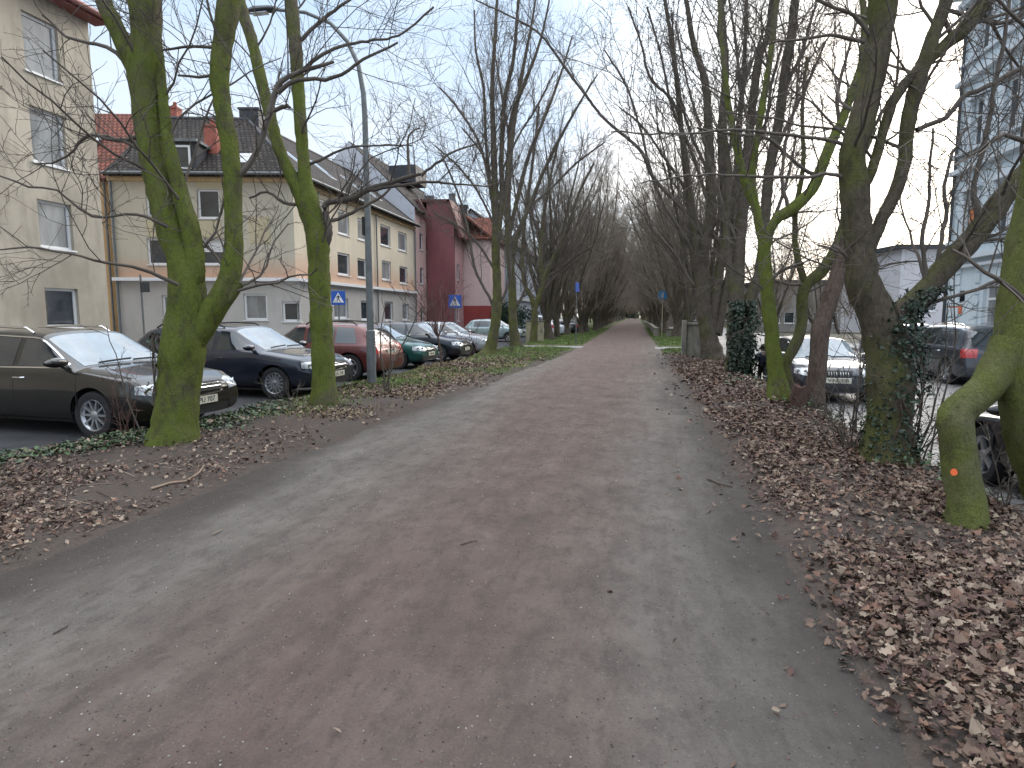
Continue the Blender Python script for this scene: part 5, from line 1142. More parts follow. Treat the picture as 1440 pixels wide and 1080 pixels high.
            k.build('rim', M['alloy'], wh, smooth=True, angle=30)
            k = MB(); k.lathe([(.0001,.02*ys),(wv*.62,.02*ys)], o_, 'y', 30); k.lathe([(.0001,.035*ys),(wv*.42,.035*ys),(wv*.42,.02*ys)], o_, 'y', 30); k.build('brake_disc', M['dark_metal'], wh)
    k = MB()
    for x in (xf, xr):
        for sg in (-1, 1):
            rr_ = wr-.006; pts = [(x+math.cos(a)*rr_, wheel_r+math.sin(a)*rr_) for a in np.linspace(-.35, math.pi+.35, 20)]
            y0_, y1_ = sg*(w2-.29), sg*(w2-.03); vv = [(p[0], y_, p[1]) for p in pts for y_ in (y0_, y1_)]
            k.add(vv, [(2*i, 2*i+1, 2*i+3, 2*i+2) for i in range(19)]); k.add([(p[0], y0_, p[1]) for p in pts], [tuple(range(20))])
    k.box(xr+wr, -w2+.25, zb-.03, xf-wr, w2-.25, zb+.02)
    k.build('wheel_arch_liner', M['black'], root)
    return root
LOT = -.05
PG = 'cars parked in the left bays'
olive = paint('dark_olive_paint', (.011,.010,.008)); navy = paint('dark_navy_paint', (.012,.017,.032)); maroon = paint('maroon_paint', (.115,.022,.020)); teal = paint('teal_paint', (.004,.085,.075))
dnavy = paint('blue_black_paint', (.010,.014,.024)); silver = paint('silver_paint', (.42,.44,.46)); lblue = paint('pale_blue_paint', (.30,.40,.42)); white = paint('white_paint', (.62,.65,.70), .05); black = paint('black_paint', (.012,.013,.016)); dgrey = paint('dark_grey_blue_paint', (.025,.030,.042))
make_car('dark olive estate car with silver roof rails, nearest in the left bays', (-8.42, 7.72, LOT), R(-4), olive, 4.8, 1.82, 1.47, 2.72, 1.04, 'estate', 'multi', M['chrome'], .325, plate='V PU 707', chrome_trim=True, group=PG)
make_car('navy estate car with black roof rails behind the second mossy trunk', (-8.45, 11.75, LOT), R(-2), navy, 4.75, 1.82, 1.48, 2.72, .95, 'estate', 'cap', M['black'], .32, plate='V LK 318', group=PG)
make_car('maroon sport utility car parked tail first beside the lamp post', (-8.45, 15.2, LOT), R(178), maroon, 4.25, 1.80, 1.50, 2.6, .85, 'suv', 'five', M['black'], .345, plate='B RT 52', group=PG)
make_car('teal hatchback parked nose first beside the maroon car', (-8.4, 18.7, LOT), R(-3), teal, 4.0, 1.70, 1.42, 2.5, .82, 'hatch', 'ten', None, .30, plate='B MK 40', group=PG)
make_car('blue black hatchback between the teal car and the silver one', (-8.2, 21.9, LOT), R(-3), dnavy, 4.2, 1.74, 1.45, 2.6, .85, 'hatch', 'multi', None, .31, plate='B TS 71', group=PG)
make_car('silver estate car, last in the left bays before the crossing', (-8.1, 25.2, LOT), R(-3), silver, 4.4, 1.76, 1.44, 2.6, .88, 'estate', 'five', None, .31, plate='B HN 16', group=PG)
make_car('pale blue hatchback glimpsed between the far left trunks', (-9.2, 39.5, LOT), R(-5), lblue, 4.1, 1.72, 1.48, 2.5, .85, 'hatch', 'five', None, .31, plate='B KE 93', group='cars beyond the left crossing')
make_car('tall white people carrier seen from behind by the utility cabinet', (-6.9, 45.5, LOT), R(97), white, 4.5, 1.82, 1.75, 2.7, .9, 'suv', 'ten', None, .32, plate='B CV 28', group='cars beyond the left crossing')
make_car('small white car parked just beyond the white people carrier', (-6.3, 51.8, LOT), R(93), white, 3.9, 1.7, 1.45, 2.45, .8, 'hatch', 'ten', None, .30, plate='B DA 64', group='cars beyond the left crossing')
make_car('dark car, farthest of the row beyond the left crossing', (-6.0, 57.8, LOT), R(92), black, 4.2, 1.75, 1.45, 2.6, .85, 'hatch', 'ten', None, .30, plate='B PW 35', group='cars beyond the left crossing')
RG = 'cars parked on the cobbled street'
make_car('black compact car facing the camera behind the leaning trunk', (4.35, 16.3, STREET), R(-91), dgrey, 4.45, 1.76, 1.42, 2.7, .80, 'hatch', 'five', None, .31, plate='V NL 209', grille='kidney', group=RG, hood=.76)
make_car('dark blue sport utility car with silver roof rails, tail toward the camera', (9.55, 20.6, STREET), R(90), dgrey, 4.75, 1.90, 1.68, 2.85, .95, 'suv', 'five', M['chrome'], .36, plate='B VT 77', group=RG, chrome_trim=True)
make_car('black car cut by the right edge beside the elbowed tree', (4.78, 6.35, STREET), R(90), black, 4.6, 1.80, 1.30, 2.7, .93, 'saloon', 'five', None, .33, plate='B ZU 81', group=RG, hood=.66, belt=.80)
make_car('white car across the cobbled street beyond the dark blue one', (10.6, 27.6, STREET), R(90), white, 4.4, 1.8, 1.65, 2.6, .9, 'suv', 'ten', None, .32, plate='B GX 50', group=RG)

# ------------------------------------------------------------ street furniture
x, y = gp(523, 541); E = empty('street_lamp', (x, y, float(gz(x, y))), 0, 'grey steel street lamp with a curved arm on the left verge', 'street lamp')
pts = [(0,0,-.2),(0,0,0),(0,0,1.2),(0,0,1.22),(0,0,5.9)]; k = MB(); k.tube(pts, [.105,.105,.10,.082,.062], 16); 
arc = [(0,0,5.9),(-.02,0,6.4),(-.12,0,7.0),(-.36,0,7.5),(-.75,0,7.92),(-1.35,0,8.2),(-2.15,0,8.34)]; k.tube(arc, [.062,.058,.052,.046,.042,.038,.036], 12)
k.build('pole', M['metal_grey'], E, smooth=True)
k = MB(); sec = [(-2.05,.05,.04),(-2.2,.11,.06),(-2.55,.13,.075),(-2.75,.08,.05)]
vv = []; 
for xx, wy, wz in sec: vv += [(xx,-wy,8.34),(xx,-wy*.7,8.34+wz),(xx,wy*.7,8.34+wz),(xx,wy,8.34),(xx,wy*.8,8.34-wz*.6),(xx,-wy*.8,8.34-wz*.6)]
k.add(vv, [(i*6+j, i*6+(j+1) % 6, (i+1)*6+(j+1) % 6, (i+1)*6+j) for i in range(3) for j in range(6)]+[tuple(range(6)), tuple(18+j for j in range(6))]); hd = k.build('lamp_head', M['dark_metal'], E, bevel=.01)
k = MB(); k.box(-2.65,-.08,8.27,-2.25,.08,8.285); k.build('lens', M['lamp_clear'], hd)
k = MB(); k.box(-.115,-.07,3.35,-.05,.07,3.75); k.build('notice_box', M['black'], E, bevel=.01)
k = MB(); k.box(.06,-.05,.45,.105,.05,.85); k.build('service_door', M['metal_grey'], E, bevel=.004)

def crossing_sign(px, py, d, zbase, name, label, rz=0, size=.62, flip=False):
    p = at(px, py, d); E = empty('road_sign', (p.x, p.y, zbase), rz, label, 'road sign'); zt = p.z-zbase
    k = MB(); k.tube([(0,0,-.1),(0,0,zt+size*.5+.05)], .032, 10); k.build('pole', M['metal_grey'], E, smooth=True)
    s = size/2; k = MB(); k.box(-s,-.065,zt-s,s,-.045,zt+s); pl_ = k.build('sign_plate', M['sign_blue'], E, bevel=.01)
    k = MB(); y_ = -.0665; k.add([(-s*.8,y_,zt-s*.66),(s*.8,y_,zt-s*.66),(0,y_,zt+s*.8)], [(0,1,2)]); k.build('triangle', M['sign_white'], pl_)
    k = MB(); y_ = -.068; q = s*.11
    P = lambda a, b: (a*s, y_, zt+b*s)
    k.add([P(-.05,.42),P(.03,.5),P(.11,.42),P(.03,.34)], [(0,1,2,3)])                      # head
    k.add([P(-.12,.30),P(.12,.32),P(.10,-.12),P(-.08,-.12)], [(0,1,2,3)])                  # body
    k.add([P(-.08,-.12),P(.02,-.12),P(-.18,-.52),P(-.30,-.52)], [(0,1,2,3)]); k.add([P(0,-.12),P(.10,-.12),P(.28,-.52),P(.16,-.52)], [(0,1,2,3)])
    k.add([P(-.12,.28),P(-.06,.2),P(-.26,-.02),P(-.32,.04)], [(0,1,2,3)]); k.add([P(.12,.30),P(.08,.2),P(.26,.02),P(.32,.08)], [(0,1,2,3)])
    for i in range(3): k.add([P(-.55+.38*i,-.62),P(-.35+.38*i,-.62),P(-.40+.38*i,-.55),P(-.58+.38*i,-.55)], [(0,1,2,3)])
    k.build('walking_figure', M['black'], pl_); return E
crossing_sign(476, 419, 27, .06, '', 'blue square zebra crossing sign in front of the cream building', .3, .62)
crossing_sign(640, 424, 30, LOT, '', 'blue square zebra crossing sign in front of the mauve house', .2, .64)
x, y = -3.25, 33.9; E = empty('road_sign', (x, y, -.0), 1.25, 'blue square sign on a thin pole at the far left of the crossing', 'road sign')
k = MB(); k.tube([(0,0,-.1),(0,0,3.5)], .03, 10); k.build('pole', M['metal_grey'], E, smooth=True)
k = MB(); k.box(-.26,-.06,2.95,.26,-.04,3.45); k.build('sign_plate', M['sign_blue'], E, bevel=.01)
p = at(932, 415, 46); E = empty('road_sign', (p.x, p.y, 0), -.1, 'round blue sign on a pale pole right of the far path', 'road sign'); zt = p.z
k = MB(); k.tube([(0,0,-.1),(0,0,zt+.35)], .035, 10); k.build('pole', mat('pale_pole', (.42,.38,.30), .6), E, smooth=True)
k = MB(); k.lathe([(.0001,-.07),(.36,-.07),(.36,-.05),(.0001,-.05)], (0,0,zt), 'y', 28); pl_ = k.build('sign_plate', mat('bright_sign_blue', (.02,.20,.48), .4), E)
k = MB(); k.add([(-.05,-.0725,zt+.2),(.05,-.0725,zt+.2),(.07,-.0725,zt-.02),(.05,-.0725,zt-.24),(-.05,-.0725,zt-.24),(-.07,-.0725,zt-.02)], [(0,1,2,3,4,5)]); k.build('figure', M['sign_white'], pl_)
x, y = gp(203, 500); k = at(198, 398, 26)
E = empty('road_sign', (k.x, k.y, .06), .6, 'small dark sign on a grey pole beside the red door', 'road sign'); m_ = MB(); m_.tube([(0,0,-.1),(0,0,k.z+.3)], .04, 10); m_.build('pole', M['metal_grey'], E, smooth=True)
m_ = MB(); m_.box(-.03,-.06,k.z-.45,.33,-.045,k.z-.02); m_.build('sign_plate', M['dark_metal'], E, bevel=.01)

# utility cabinet
p = gnd(752, 481, .0); E = empty('utility_cabinet', (p.x, p.y, -.0), .12, 'beige electrical cabinet standing between the left trunks before the white car', 'cabinet')
cm = mat('beige_cabinet_paint', (.34,.31,.21), .6, noise=.2, nscale=2); k = MB(); k.box(-.55,-.25,-.05,.55,.25,1.28); k.build('cabinet_body', cm, E, bevel=.015)
k = MB(); k.box(-.59,-.29,1.283,.59,.29,1.34); k.build('lid', M['concrete'], E, bevel=.01)
for s_ in (-.5, .02): k = MB(); k.box(s_,-.262,.1,s_+.48,-.252,1.2); d_ = k.build('door', cm, E, bevel=.004); k = MB(); k.box(s_+.38,-.29,.62,s_+.42,-.264,.74); k.build('handle', M['dark_metal'], d_)

# dark green bush by the pale blue car, conifer bush at right
def leaf_ball(name, label, cat, loc, radii, n, size, m, seed, group=None, trunk=None, parentname='crown', hollow=.55, lumps=9):
    rg = np.random.RandomState(seed); root = empty(name, loc, 0, label, cat, group)
    cs = rg.normal(0, .45, (lumps, 3))*radii; rr = rg.uniform(.4, .7, lumps)
    i = rg.randint(0, lumps, n); d = norm(rg.normal(0, 1, (n, 3))); P = cs[i]+d*(rr[i]*(hollow+(1-hollow)*rg.rand(n)**.5))[:, None]*radii; P[:, 2] = np.maximum(P[:, 2], -radii[2]*.92)
    a = norm(rg.normal(0, 1, (n, 3))); b = norm(np.cross(a, d+rg.normal(0, .5, (n, 3)))); s = size*rg.uniform(.6, 1.3, n)[:, None]
    V = np.stack([P-a*s, P+b*s*.6, P+a*s, P-b*s*.6], 1).reshape(-1, 3)+[0, 0, radii[2]]; F = np.arange(4*n).reshape(-1, 4)
    link_mesh(parentname, np_mesh(parentname, V, F, m), root)
    k = MB(); k.tube([(0,0,-.2),(0,0,radii[2])], [radii[0]*.09+.02, radii[0]*.04+.01], 8); k.build('trunk', M['bark'], root); return root
M['bush'] = mat('dark_bush_leaf', (.018,.045,.022), .6, noise=.5, nscale=2); M['conifer'] = mat('conifer_needles', (.020,.040,.018), .8, noise=.5, nscale=2)
p = at(722, 460, 52); leaf_ball('evergreen_bush', 'dark evergreen bush in front of the pale blue white house', 'bush', (p.x-.3, p.y, 0), (1.3,1.3,1.5), 5000, .09, M['bush'], 3)
p = at(1242, 430, 60); leaf_ball('evergreen_tree', 'rounded dark evergreen tree left of the flat roofed house', 'tree', (p.x, p.y, STREET), (2.2,2.2,2.9), 9000, .13, M['conifer'], 4)

for i in range(9):
    bx_ = -22+i*5.5+(2.0 if i % 2 else 0); leaf_ball('evergreen_bush', 'dark bushes closing the far end of the avenue', 'bush', (bx_, 300+6*(i % 3), .5), (4.2,3,3.0), 2500, .35, M['bush'], 80+i, 'bushes at the far end')
# ------------------------------------------------------------ ivy
M['ivy'] = mat('ivy_leaf', (.012,.030,.014), .42, noise=.6, nscale=9, spec=.5); M['ivy_light'] = mat('ground_ivy_leaf', (.050,.088,.032), .5, noise=.7, nscale=7)
M['grass'] = mat('grass_blade', (.13,.19,.05), .8, noise=.45, nscale=1.2); M['dry_grass'] = mat('dry_grass_blade', (.30,.24,.13), .85, noise=.35, nscale=2)
def leaves_mesh(P, Nn, size, rg, mats, name, aspect=.75, lobed=True, mi=None):
    n = len(P); t = norm(np.cross(Nn, rg.normal(0, 1, (n, 3)))); b = np.cross(Nn, t); s = (size*rg.uniform(.45, 1.5, n))[:, None]; cu = rg.normal(.05, .34, (n, 1)); aspect = aspect*rg.uniform(.5, 1.2, (n, 1))
    c = [P-t*s, P-t*s*.25+b*s*aspect+Nn*s*cu, P+t*s*.45+b*s*aspect*.55+Nn*s*(cu+.1), P+t*s*1.0+Nn*s*cu*.8, P+t*s*.45-b*s*aspect*.55+Nn*s*(cu+.1), P-t*s*.25-b*s*aspect+Nn*s*cu]
    V = np.stack(c, 1).reshape(-1, 3); o = (np.arange(n)*6)[:, None]; F = np.concatenate([o+[0,1,2,3], o+[0,3,4,5]]); m2 = None if mi is None else np.concatenate([mi, mi])
    return np_mesh(name, V, F, mats, mi=m2)
def trunk_ivy(name, label, axis, n, seed, spread=.09, size=.045, stray=.5):
    """axis rows: world point, trunk radius"""
    rg = np.random.RandomState(seed); A = np.array([list(a[0])+[a[1]] for a in axis]); t = rg.rand(n)*(len(A)-1); i = np.minimum(t.astype(int), len(A)-2); f = (t-i)[:, None]; Q = A[i]*(1-f)+A[i+1]*f
    az = rg.rand(n)*6.283; out = np.stack([np.cos(az), np.sin(az), np.zeros(n)], 1); den = vnoise(az*1.6, Q[:, 2], 1.7, seed); keep = den > .22
    Q, out = Q[keep], out[keep]; k_ = len(Q); P = Q[:, :3]+out*(Q[:, 3:4]+np.abs(rg.normal(0, spread, (k_, 1))))
    root = empty(name, Vector(axis[0][0]), 0, label, 'ivy'); link_mesh('leaves', leaves_mesh(P-np.array(axis[0][0]), norm(out+rg.normal(0, .45, (k_, 3))+[0,0,.35]), size, rg, [M['ivy']], 'leaves'), root)
    k = MB()
    for q in range(7):
        a0 = rg.rand()*6.28; pts = []
        for s_ in range(12):
            u = s_/11*(len(A)-1); ii = min(int(u), len(A)-2); c_ = A[ii]*(1-(u-ii))+A[ii+1]*(u-ii); a_ = a0+.5*math.sin(s_*.9+q); pts.append(Vector(c_[:3]-np.array(axis[0][0]))+Vector((math.cos(a_), math.sin(a_), 0))*(c_[3]+.008))
        k.tube(pts, .009, 5)
    k.build('vine', M['bark_brown'], root); return root
D2 = 6.4
A_ = lambda px, py, w_, d: (tuple(at(px, py, d)), w_*.5*d/FPX)
trunk_ivy('climbing_ivy', 'dark ivy climbing the big right trunk up to its first fork', [A_(1252,640,64,D2), A_(1262,560,64,D2), A_(1262,500,60,D2), A_(1258,455,58,D2), A_(1262,425,44,D2)], 3200, 61, .04, .021)
trunk_ivy('climbing_ivy', 'ivy spilling along the big right limb above the fork', [A_(1262,450,36,D2), A_(1290,425,34,D2), A_(1308,405,28,D2)], 800, 62, .05, .020)
trunk_ivy('climbing_ivy', 'dense dark green ivy sleeve on the slim trunk beyond the green one', [((2.85,17.3,.0),.20), ((2.86,17.3,.8),.21), ((2.86,17.3,1.5),.20), ((2.85,17.32,2.0),.17)], 5200, 63, .11, .040)
# nearest-left trunk base shoots
trunk_ivy('climbing_ivy', 'few ivy shoots on the side of the nearest left trunk', [(tuple(at(228,575,7.4)),.06), (tuple(at(222,500,7.4)),.05), (tuple(at(218,470,7.4)),.02)], 70, 64, .05, .026)

# ------------------------------------------------------------ ground litter
def scatter(n, x0, x1, y0, y1, dens, rg):
    x = rg.uniform(x0, x1, n); u = rg.rand(n); y = y0*(y1/y0)**u if y0 > 0 else rg.uniform(y0, y1, n)   # more of them close by
    k_ = rg.rand(n) < dens(x, y); return x[k_], y[k_]
def surf(x, y):
    l, r_ = path_edges(y); g_ = gz(x, y); p_ = np.where((x > l-.5) & (x < r_+.5), path_z(x, y), -9); a = np.where(x < lot_edge(y), -.05, -9); s = np.where(x > street_edge(y), STREET, -9); return np.maximum(np.maximum(g_, p_), np.maximum(a, s))
rg = np.random.RandomState(20)
LM = [mat('dry_leaf_brown', (.135,.090,.066), .8, noise=.45, nscale=6), mat('dry_leaf_pale', (.26,.20,.15), .8, noise=.3, nscale=6), mat('dry_leaf_dark', (.075,.042,.034), .85, noise=.4, nscale=6), mat('dry_leaf_rust', (.15,.082,.055), .8, noise=.4, nscale=6)]
def lobed_mesh(P, Nn, size, rg, mats, name, mi):
    n = len(P); t = norm(np.cross(Nn, rg.normal(0, 1, (n, 3)))); b = np.cross(Nn, t); s = (size*rg.uniform(.5, 1.45, n))[:, None, None]
    U = np.array([-1.0,-.62,-.45,-.12,.05,.38,.55,1.0,.55,.38,.05,-.12,-.45,-.62]); W_ = np.array([0,.26,.13,.46,.24,.50,.20,.0,-.20,-.50,-.24,-.46,-.13,-.26])
    u = U[None]+rg.normal(0, .05, (n, 14)); w_ = W_[None]*rg.uniform(.7, 1.35, (n, 1))+rg.normal(0, .03, (n, 14)); cu = rg.normal(.25, .35, (n, 1)); cv = rg.normal(.3, .6, (n, 1)); h = cu*u**2*.5+cv*np.abs(w_)+rg.normal(0, .05, (n, 14))
    V = P[:, None]+s*(u[..., None]*t[:, None]+w_[..., None]*b[:, None]+h[..., None]*Nn[:, None]); o = (np.arange(n)*14)[:, None]
    qs = [[0,1,13,13],[1,2,12,13],[2,3,11,12],[3,4,10,11],[4,5,9,10],[5,6,8,9]]; F = np.concatenate([o+q for q in qs[1:]]); m2 = np.concatenate([mi]*5)
    return np_mesh(name, V.reshape(-1, 3), F, mats, mi=m2)
def litter(name, x, y, size, lift=.012, pal=(.46,.17,.25,.12), mats=None, lobed=False):
    n = len(x); z = surf(x, y)+rg.uniform(.002, lift, n)*2; Nn = norm(np.stack([rg.normal(0,.55,n), rg.normal(0,.55,n), np.ones(n)], 1)); mi = rg.choice(len(pal), n, p=pal)
    if lobed: return tag(link_mesh(name, lobed_mesh(np.stack([x, y, z], 1), Nn, size, rg, mats or LM, name, mi)), kind='stuff')
    return tag(link_mesh(name, leaves_mesh(np.stack([x, y, z], 1), Nn, size, rg, mats or LM, name, .62, mi=mi)), kind='stuff')
def dens_r(x, y):
    e = path_edges(y)[1]+.06+.35*(vnoise(x, y, 1.3, 30)-.5); s = street_edge(y)
    return sstep(e-.12, e+.42, x)*np.clip(.15+1.5*(vnoise(x, y, 1.1, 31)-.22), .12, 1)*sstep(s+.35, s-.15, x)*sstep(27, 20, y)+.012*(x > -3)*sstep(e-1.2, e, x)
x, y = scatter(190000, .2, 4.6, 1.5, 27, dens_r, rg); k_ = (y > 4) | (rg.rand(len(x)) < .45); x, y = x[k_], y[k_]; litter('leaf_litter', x, y, np.clip(.012+.0022*y, .016, .042))
x, y = scatter(44000, .9, 4.6, 1.2, 7.5, dens_r, rg); litter('leaf_litter', x, y, .034, .03, lobed=True)
rg2 = np.random.RandomState(77)
def dens_l(x, y):
    e = path_edges(y)[0]-.05+.5*(vnoise(x, y, 1.2, 33)-.5); s = lot_edge(y)
    return sstep(e+.1, e-.35, x)*np.clip(1.9*(vnoise(x, y, .9, 34)-.30), .03, 1)*sstep(s-.5, s+.1, x)*sstep(25, 17, y)
x, y = scatter(10000, -8.2, -3.4, 2.6, 8, dens_l, rg); k_ = rg.rand(len(x)) < .3; x, y = x[k_], y[k_]; litter('leaf_litter', x, y, .030, .02, lobed=True)
x, y = scatter(74000, -8.2, -3.0, 2.6, 29, dens_l, rg); litter('leaf_litter', x, y, np.clip(.012+.0018*y, .015, .05), pal=(.38,.27,.25,.10))
def dens_i(x, y):
    s = lot_edge(y); return sstep(s-.15, s+.1, x)*sstep(s+1.15, s+.35, x)*sstep(10.5, 8, y)*np.clip(2.6*(vnoise(x, y, 1.6, 36)-.30), 0, 1)
x, y = scatter(60000, -9.0, -4.6, 3.2, 11, dens_i, rg)
o = litter('ground_ivy', x, y, .030, .04, (.6,.25,.15), [M['ivy_light'], M['ivy'], LM[1]])
def dens_i2(x, y): return np.clip(1-np.hypot(x-3.0, y-6.7)/.75, 0, 1)*.9+np.clip(1-np.hypot(x-3.2, y-10.6)/1.1, 0, 1)*.6+np.clip(1-np.hypot(x-2.7, y-14.6)/1.2, 0, 1)*.9
x, y = scatter(9000, 1.9, 4.2, 4, 17, dens_i2, rg); litter('ground_ivy', x, y, .034, .10, (.5,.45,.05), [M['ivy_light'], M['ivy'], LM[1]])
# grass: short green blades by the lamp post, at the crossing corners and along the far path
def blades(name, x, y, h, m, wd=.006):
    n = len(x); z = surf(x, y); hh = h*rg.uniform(.5, 1.3, n); a = rg.rand(n)*6.28; lx, ly = rg.normal(0, .45, n)*hh, rg.normal(0, .45, n)*hh; w_ = wd*(1+y*.12)
    V = np.stack([np.stack([x-np.cos(a)*w_, y-np.sin(a)*w_, z], 1), np.stack([x+np.cos(a)*w_, y+np.sin(a)*w_, z], 1), np.stack([x+lx, y+ly, z+hh], 1)], 1).reshape(-1, 3)
    return tag(link_mesh(name, np_mesh(name, V, np.arange(3*n).reshape(-1, 3), m)), kind='stuff')
def dens_g(x, y):
    l, r_ = path_edges(y); lm = lot_edge(y)
    left = sstep(l+.15, l-.5, x)*sstep(lm-.1, lm+.2, x)*(np.clip(2.2*(vnoise(x, y, .6, 40)-.45), 0, 1)*sstep(11.5, 15, y)+sstep(18, 24, y))
    near = sstep(1.3, .4, np.hypot((x+5.75)*1.0, (y-9.6)*.6))*.5+sstep(2.6, 1.0, np.hypot((x+5.7)*1.5, (y-14.6)*.7))
    right = sstep(r_-.1, r_+.4, x)*sstep(street_edge(y)+.2, street_edge(y)-.3, x)*sstep(25.0, 27, y)
    return (left+near+right)*(1-((y > 30.6) & (y < 33.0)))
x, y = scatter(130000, -7.2, 4.0, 8, 75, dens_g, rg); blades('grass', x, y, .055, M['grass'])
def dens_d(x, y): lm = lot_edge(y); l = path_edges(y)[0]; return sstep(lm-.1, lm+.3, x)*sstep(l+.05, l-.6, x)*np.clip(2.*(vnoise(x, y, .8, 41)-.45), 0, 1)
x, y = scatter(16000, -7.2, -3.2, 8, 28, dens_d, rg); blades('dry_grass', x, y, .09, M['dry_grass'], .003)
# grit and pebbles on the path
n = 17000; y = 1.6*(22/1.6)**rg.rand(n); l, r_ = path_edges(y); x = l+(r_-l)*rg.rand(n); s = (.0013+.0045*rg.rand(n)**2.5)*(1+.05*y); z = path_z(x, y)
oc = np.array([[1,0,0],[-1,0,0],[0,1,0],[0,-1,0],[0,0,.7],[0,0,-.7]]); V = (np.stack([x, y, z+s*.3], 1)[:, None]+oc[None]*s[:, None, None]*rg.uniform(.6, 1.3, (n, 6, 1))).reshape(-1, 3)
Fq = np.array([[0,2,4],[2,1,4],[1,3,4],[3,0,4],[2,0,5],[1,2,5],[3,1,5],[0,3,5]]); F = (np.arange(n)[:, None, None]*6+Fq[None]).reshape(-1, 3)
pm = [mat('grey_grit', (.22,.21,.20), .8), mat('dark_grit', (.06,.05,.048), .85), mat('white_grit', (.46,.44,.41), .7), mat('brick_grit', (.20,.11,.09), .85)]
mi = np.repeat(rg.choice(4, n, p=[.36,.40,.06,.18]), 8); tag(link_mesh('grit', np_mesh('grit', V, F, pm, mi=mi)), kind='stuff')
# loose single leaves and sticks on the path
def one_leaf(px, py, size, m, label, seed):
    rr = np.random.RandomState(seed); v = gnd(px, py, .012); z = float(surf(np.array([v.x]), np.array([v.y]))[0])+.006
    o = link_mesh('fallen_leaf', leaves_mesh(np.zeros((1, 3)), np.array([[.05,.1,1.]]), np.array([size]), rr, [m], 'fallen_leaf', .5)); o.location = (v.x, v.y, z+.008); md = o.modifiers.new('t', 'SOLIDIFY'); md.thickness = .002; tag(o, label, 'leaf', 'loose leaves on the path')
one_leaf(958, 688, .055, LM[1], 'single pale leaf lying on the path toward the right verge', 1)
one_leaf(1211, 906, .035, LM[1], 'pale leaf at the right path edge near the leaf litter', 2)
one_leaf(857, 829, .035, LM[2], 'dark curled leaf in the middle of the path', 3)
one_leaf(474, 1032, .016, LM[1], 'tiny pale leaf on the path near the bottom edge', 4)
one_leaf(1240, 980, .03, LM[1], 'pale crumpled leaf lowest beside the right verge', 6)
def stick(pts, r_, label, m=None):
    w_ = []
    for px, py in pts: v = gnd(px, py, .02); z = float(surf(np.array([v.x]), np.array([v.y]))[0]); w_.append(Vector((v.x, v.y, z+r_+.004)))
    k = MB(); b = w_[0]; k.tube([q-b for q in w_], [r_*(1-.5*i/len(w_)) for i in range(len(w_))], 6); o = k.build('fallen_stick', m or M['bark_brown'], None, smooth=True); o.location = b; tag(o, label, 'stick', 'sticks lying on the ground')
stick([(213,697),(240,688),(262,684),(280,672),(287,659)], .012, 'long pale bent stick on the left verge', mat('pale_stick', (.26,.19,.14), .85))
stick([(995,674),(1012,681),(1030,685)], .009, 'short dark stick at the right edge of the path')
stick([(648,766),(660,762),(671,760)], .0045, 'short dark twig in the middle of the path')
stick([(75,890),(95,880)], .004, 'dark twig on the grey left half of the path')
stick([(300,752),(312,745)], .005, 'pale twig at the left of the path', LM[1])
stick([(1400,1035),(1375,1010),(1350,985)], .006, 'thin stick among the leaves at the lower right')
for q in range(10):
    a = rg_.uniform(0, 6.28); cx = rg_.uniform(0, 200); cy = rg_.uniform(665, 765-.42*cx); stick([(cx, cy), (cx+40*math.cos(a), cy+9*math.sin(a)), (cx+75*math.cos(a), cy+22*math.sin(a))], .004, 'thin dry twig among the leaf litter of the left verge', LM[1] if q % 2 else None)
# orange paint dot on the elbowed tree
p = at(1341.5, 664, 4.36); d = (p-Vector((0,0,CH))).normalized()
k = MB(); N_ = 14; uu = d.cross(UP).normalized(); vv_ = uu.cross(d)
c0 = p; k.add([c0+uu*(.021*(1+.15*math.sin(3*i)))*math.cos(2*math.pi*i/N_)+vv_*.026*math.sin(2*math.pi*i/N_) for i in range(N_)]+[c0+d*.05+uu*.02*math.cos(2*math.pi*i/N_)+vv_*.025*math.sin(2*math.pi*i/N_) for i in range(N_)], [tuple(range(N_))]+[(i, (i+1) % N_, N_+(i+1) % N_, N_+i) for i in range(N_)])
DOT = k
trs = [o for o in bpy.data.objects if o.get('label', '').startswith('smooth green elbowed')][0]
do_ = DOT.build('paint_dot', mat('orange_marking_paint', (.75,.13,.03), .6), trs); do_.location = -trs.location
# reddish rotten stump by the leaning trunk
v = gnd(1122, 578, .02); E = empty('tree_stump', (v.x, v.y, float(gz(v.x, v.y))), .3, 'low rotten reddish stump between the two thin right trunks', 'stump'); rr = np.random.RandomState(8)
k = MB(); prof_ = []; ring = []
for i, z in enumerate((-.1, 0, .12, .25, .34)):
    ring.append([(math.cos(a)*(.20-.025*i)*(1+.18*rr.rand()), math.sin(a)*(.15-.02*i)*(1+.18*rr.rand()), z+(rr.rand()*.10 if i == 4 else 0)) for a in np.linspace(0, 6.283, 17)[:-1]])
vv = [p_ for r_ in ring for p_ in r_]; k.add(vv, [(i*16+j, i*16+(j+1) % 16, (i+1)*16+(j+1) % 16, (i+1)*16+j) for i in range(4) for j in range(16)]+[tuple(64+j for j in range(16))]); k.build('stump_wood', mat('rotten_red_wood', (.060,.030,.022), .9, noise=.4, nscale=9, bump=.6), E, smooth=True, angle=45)

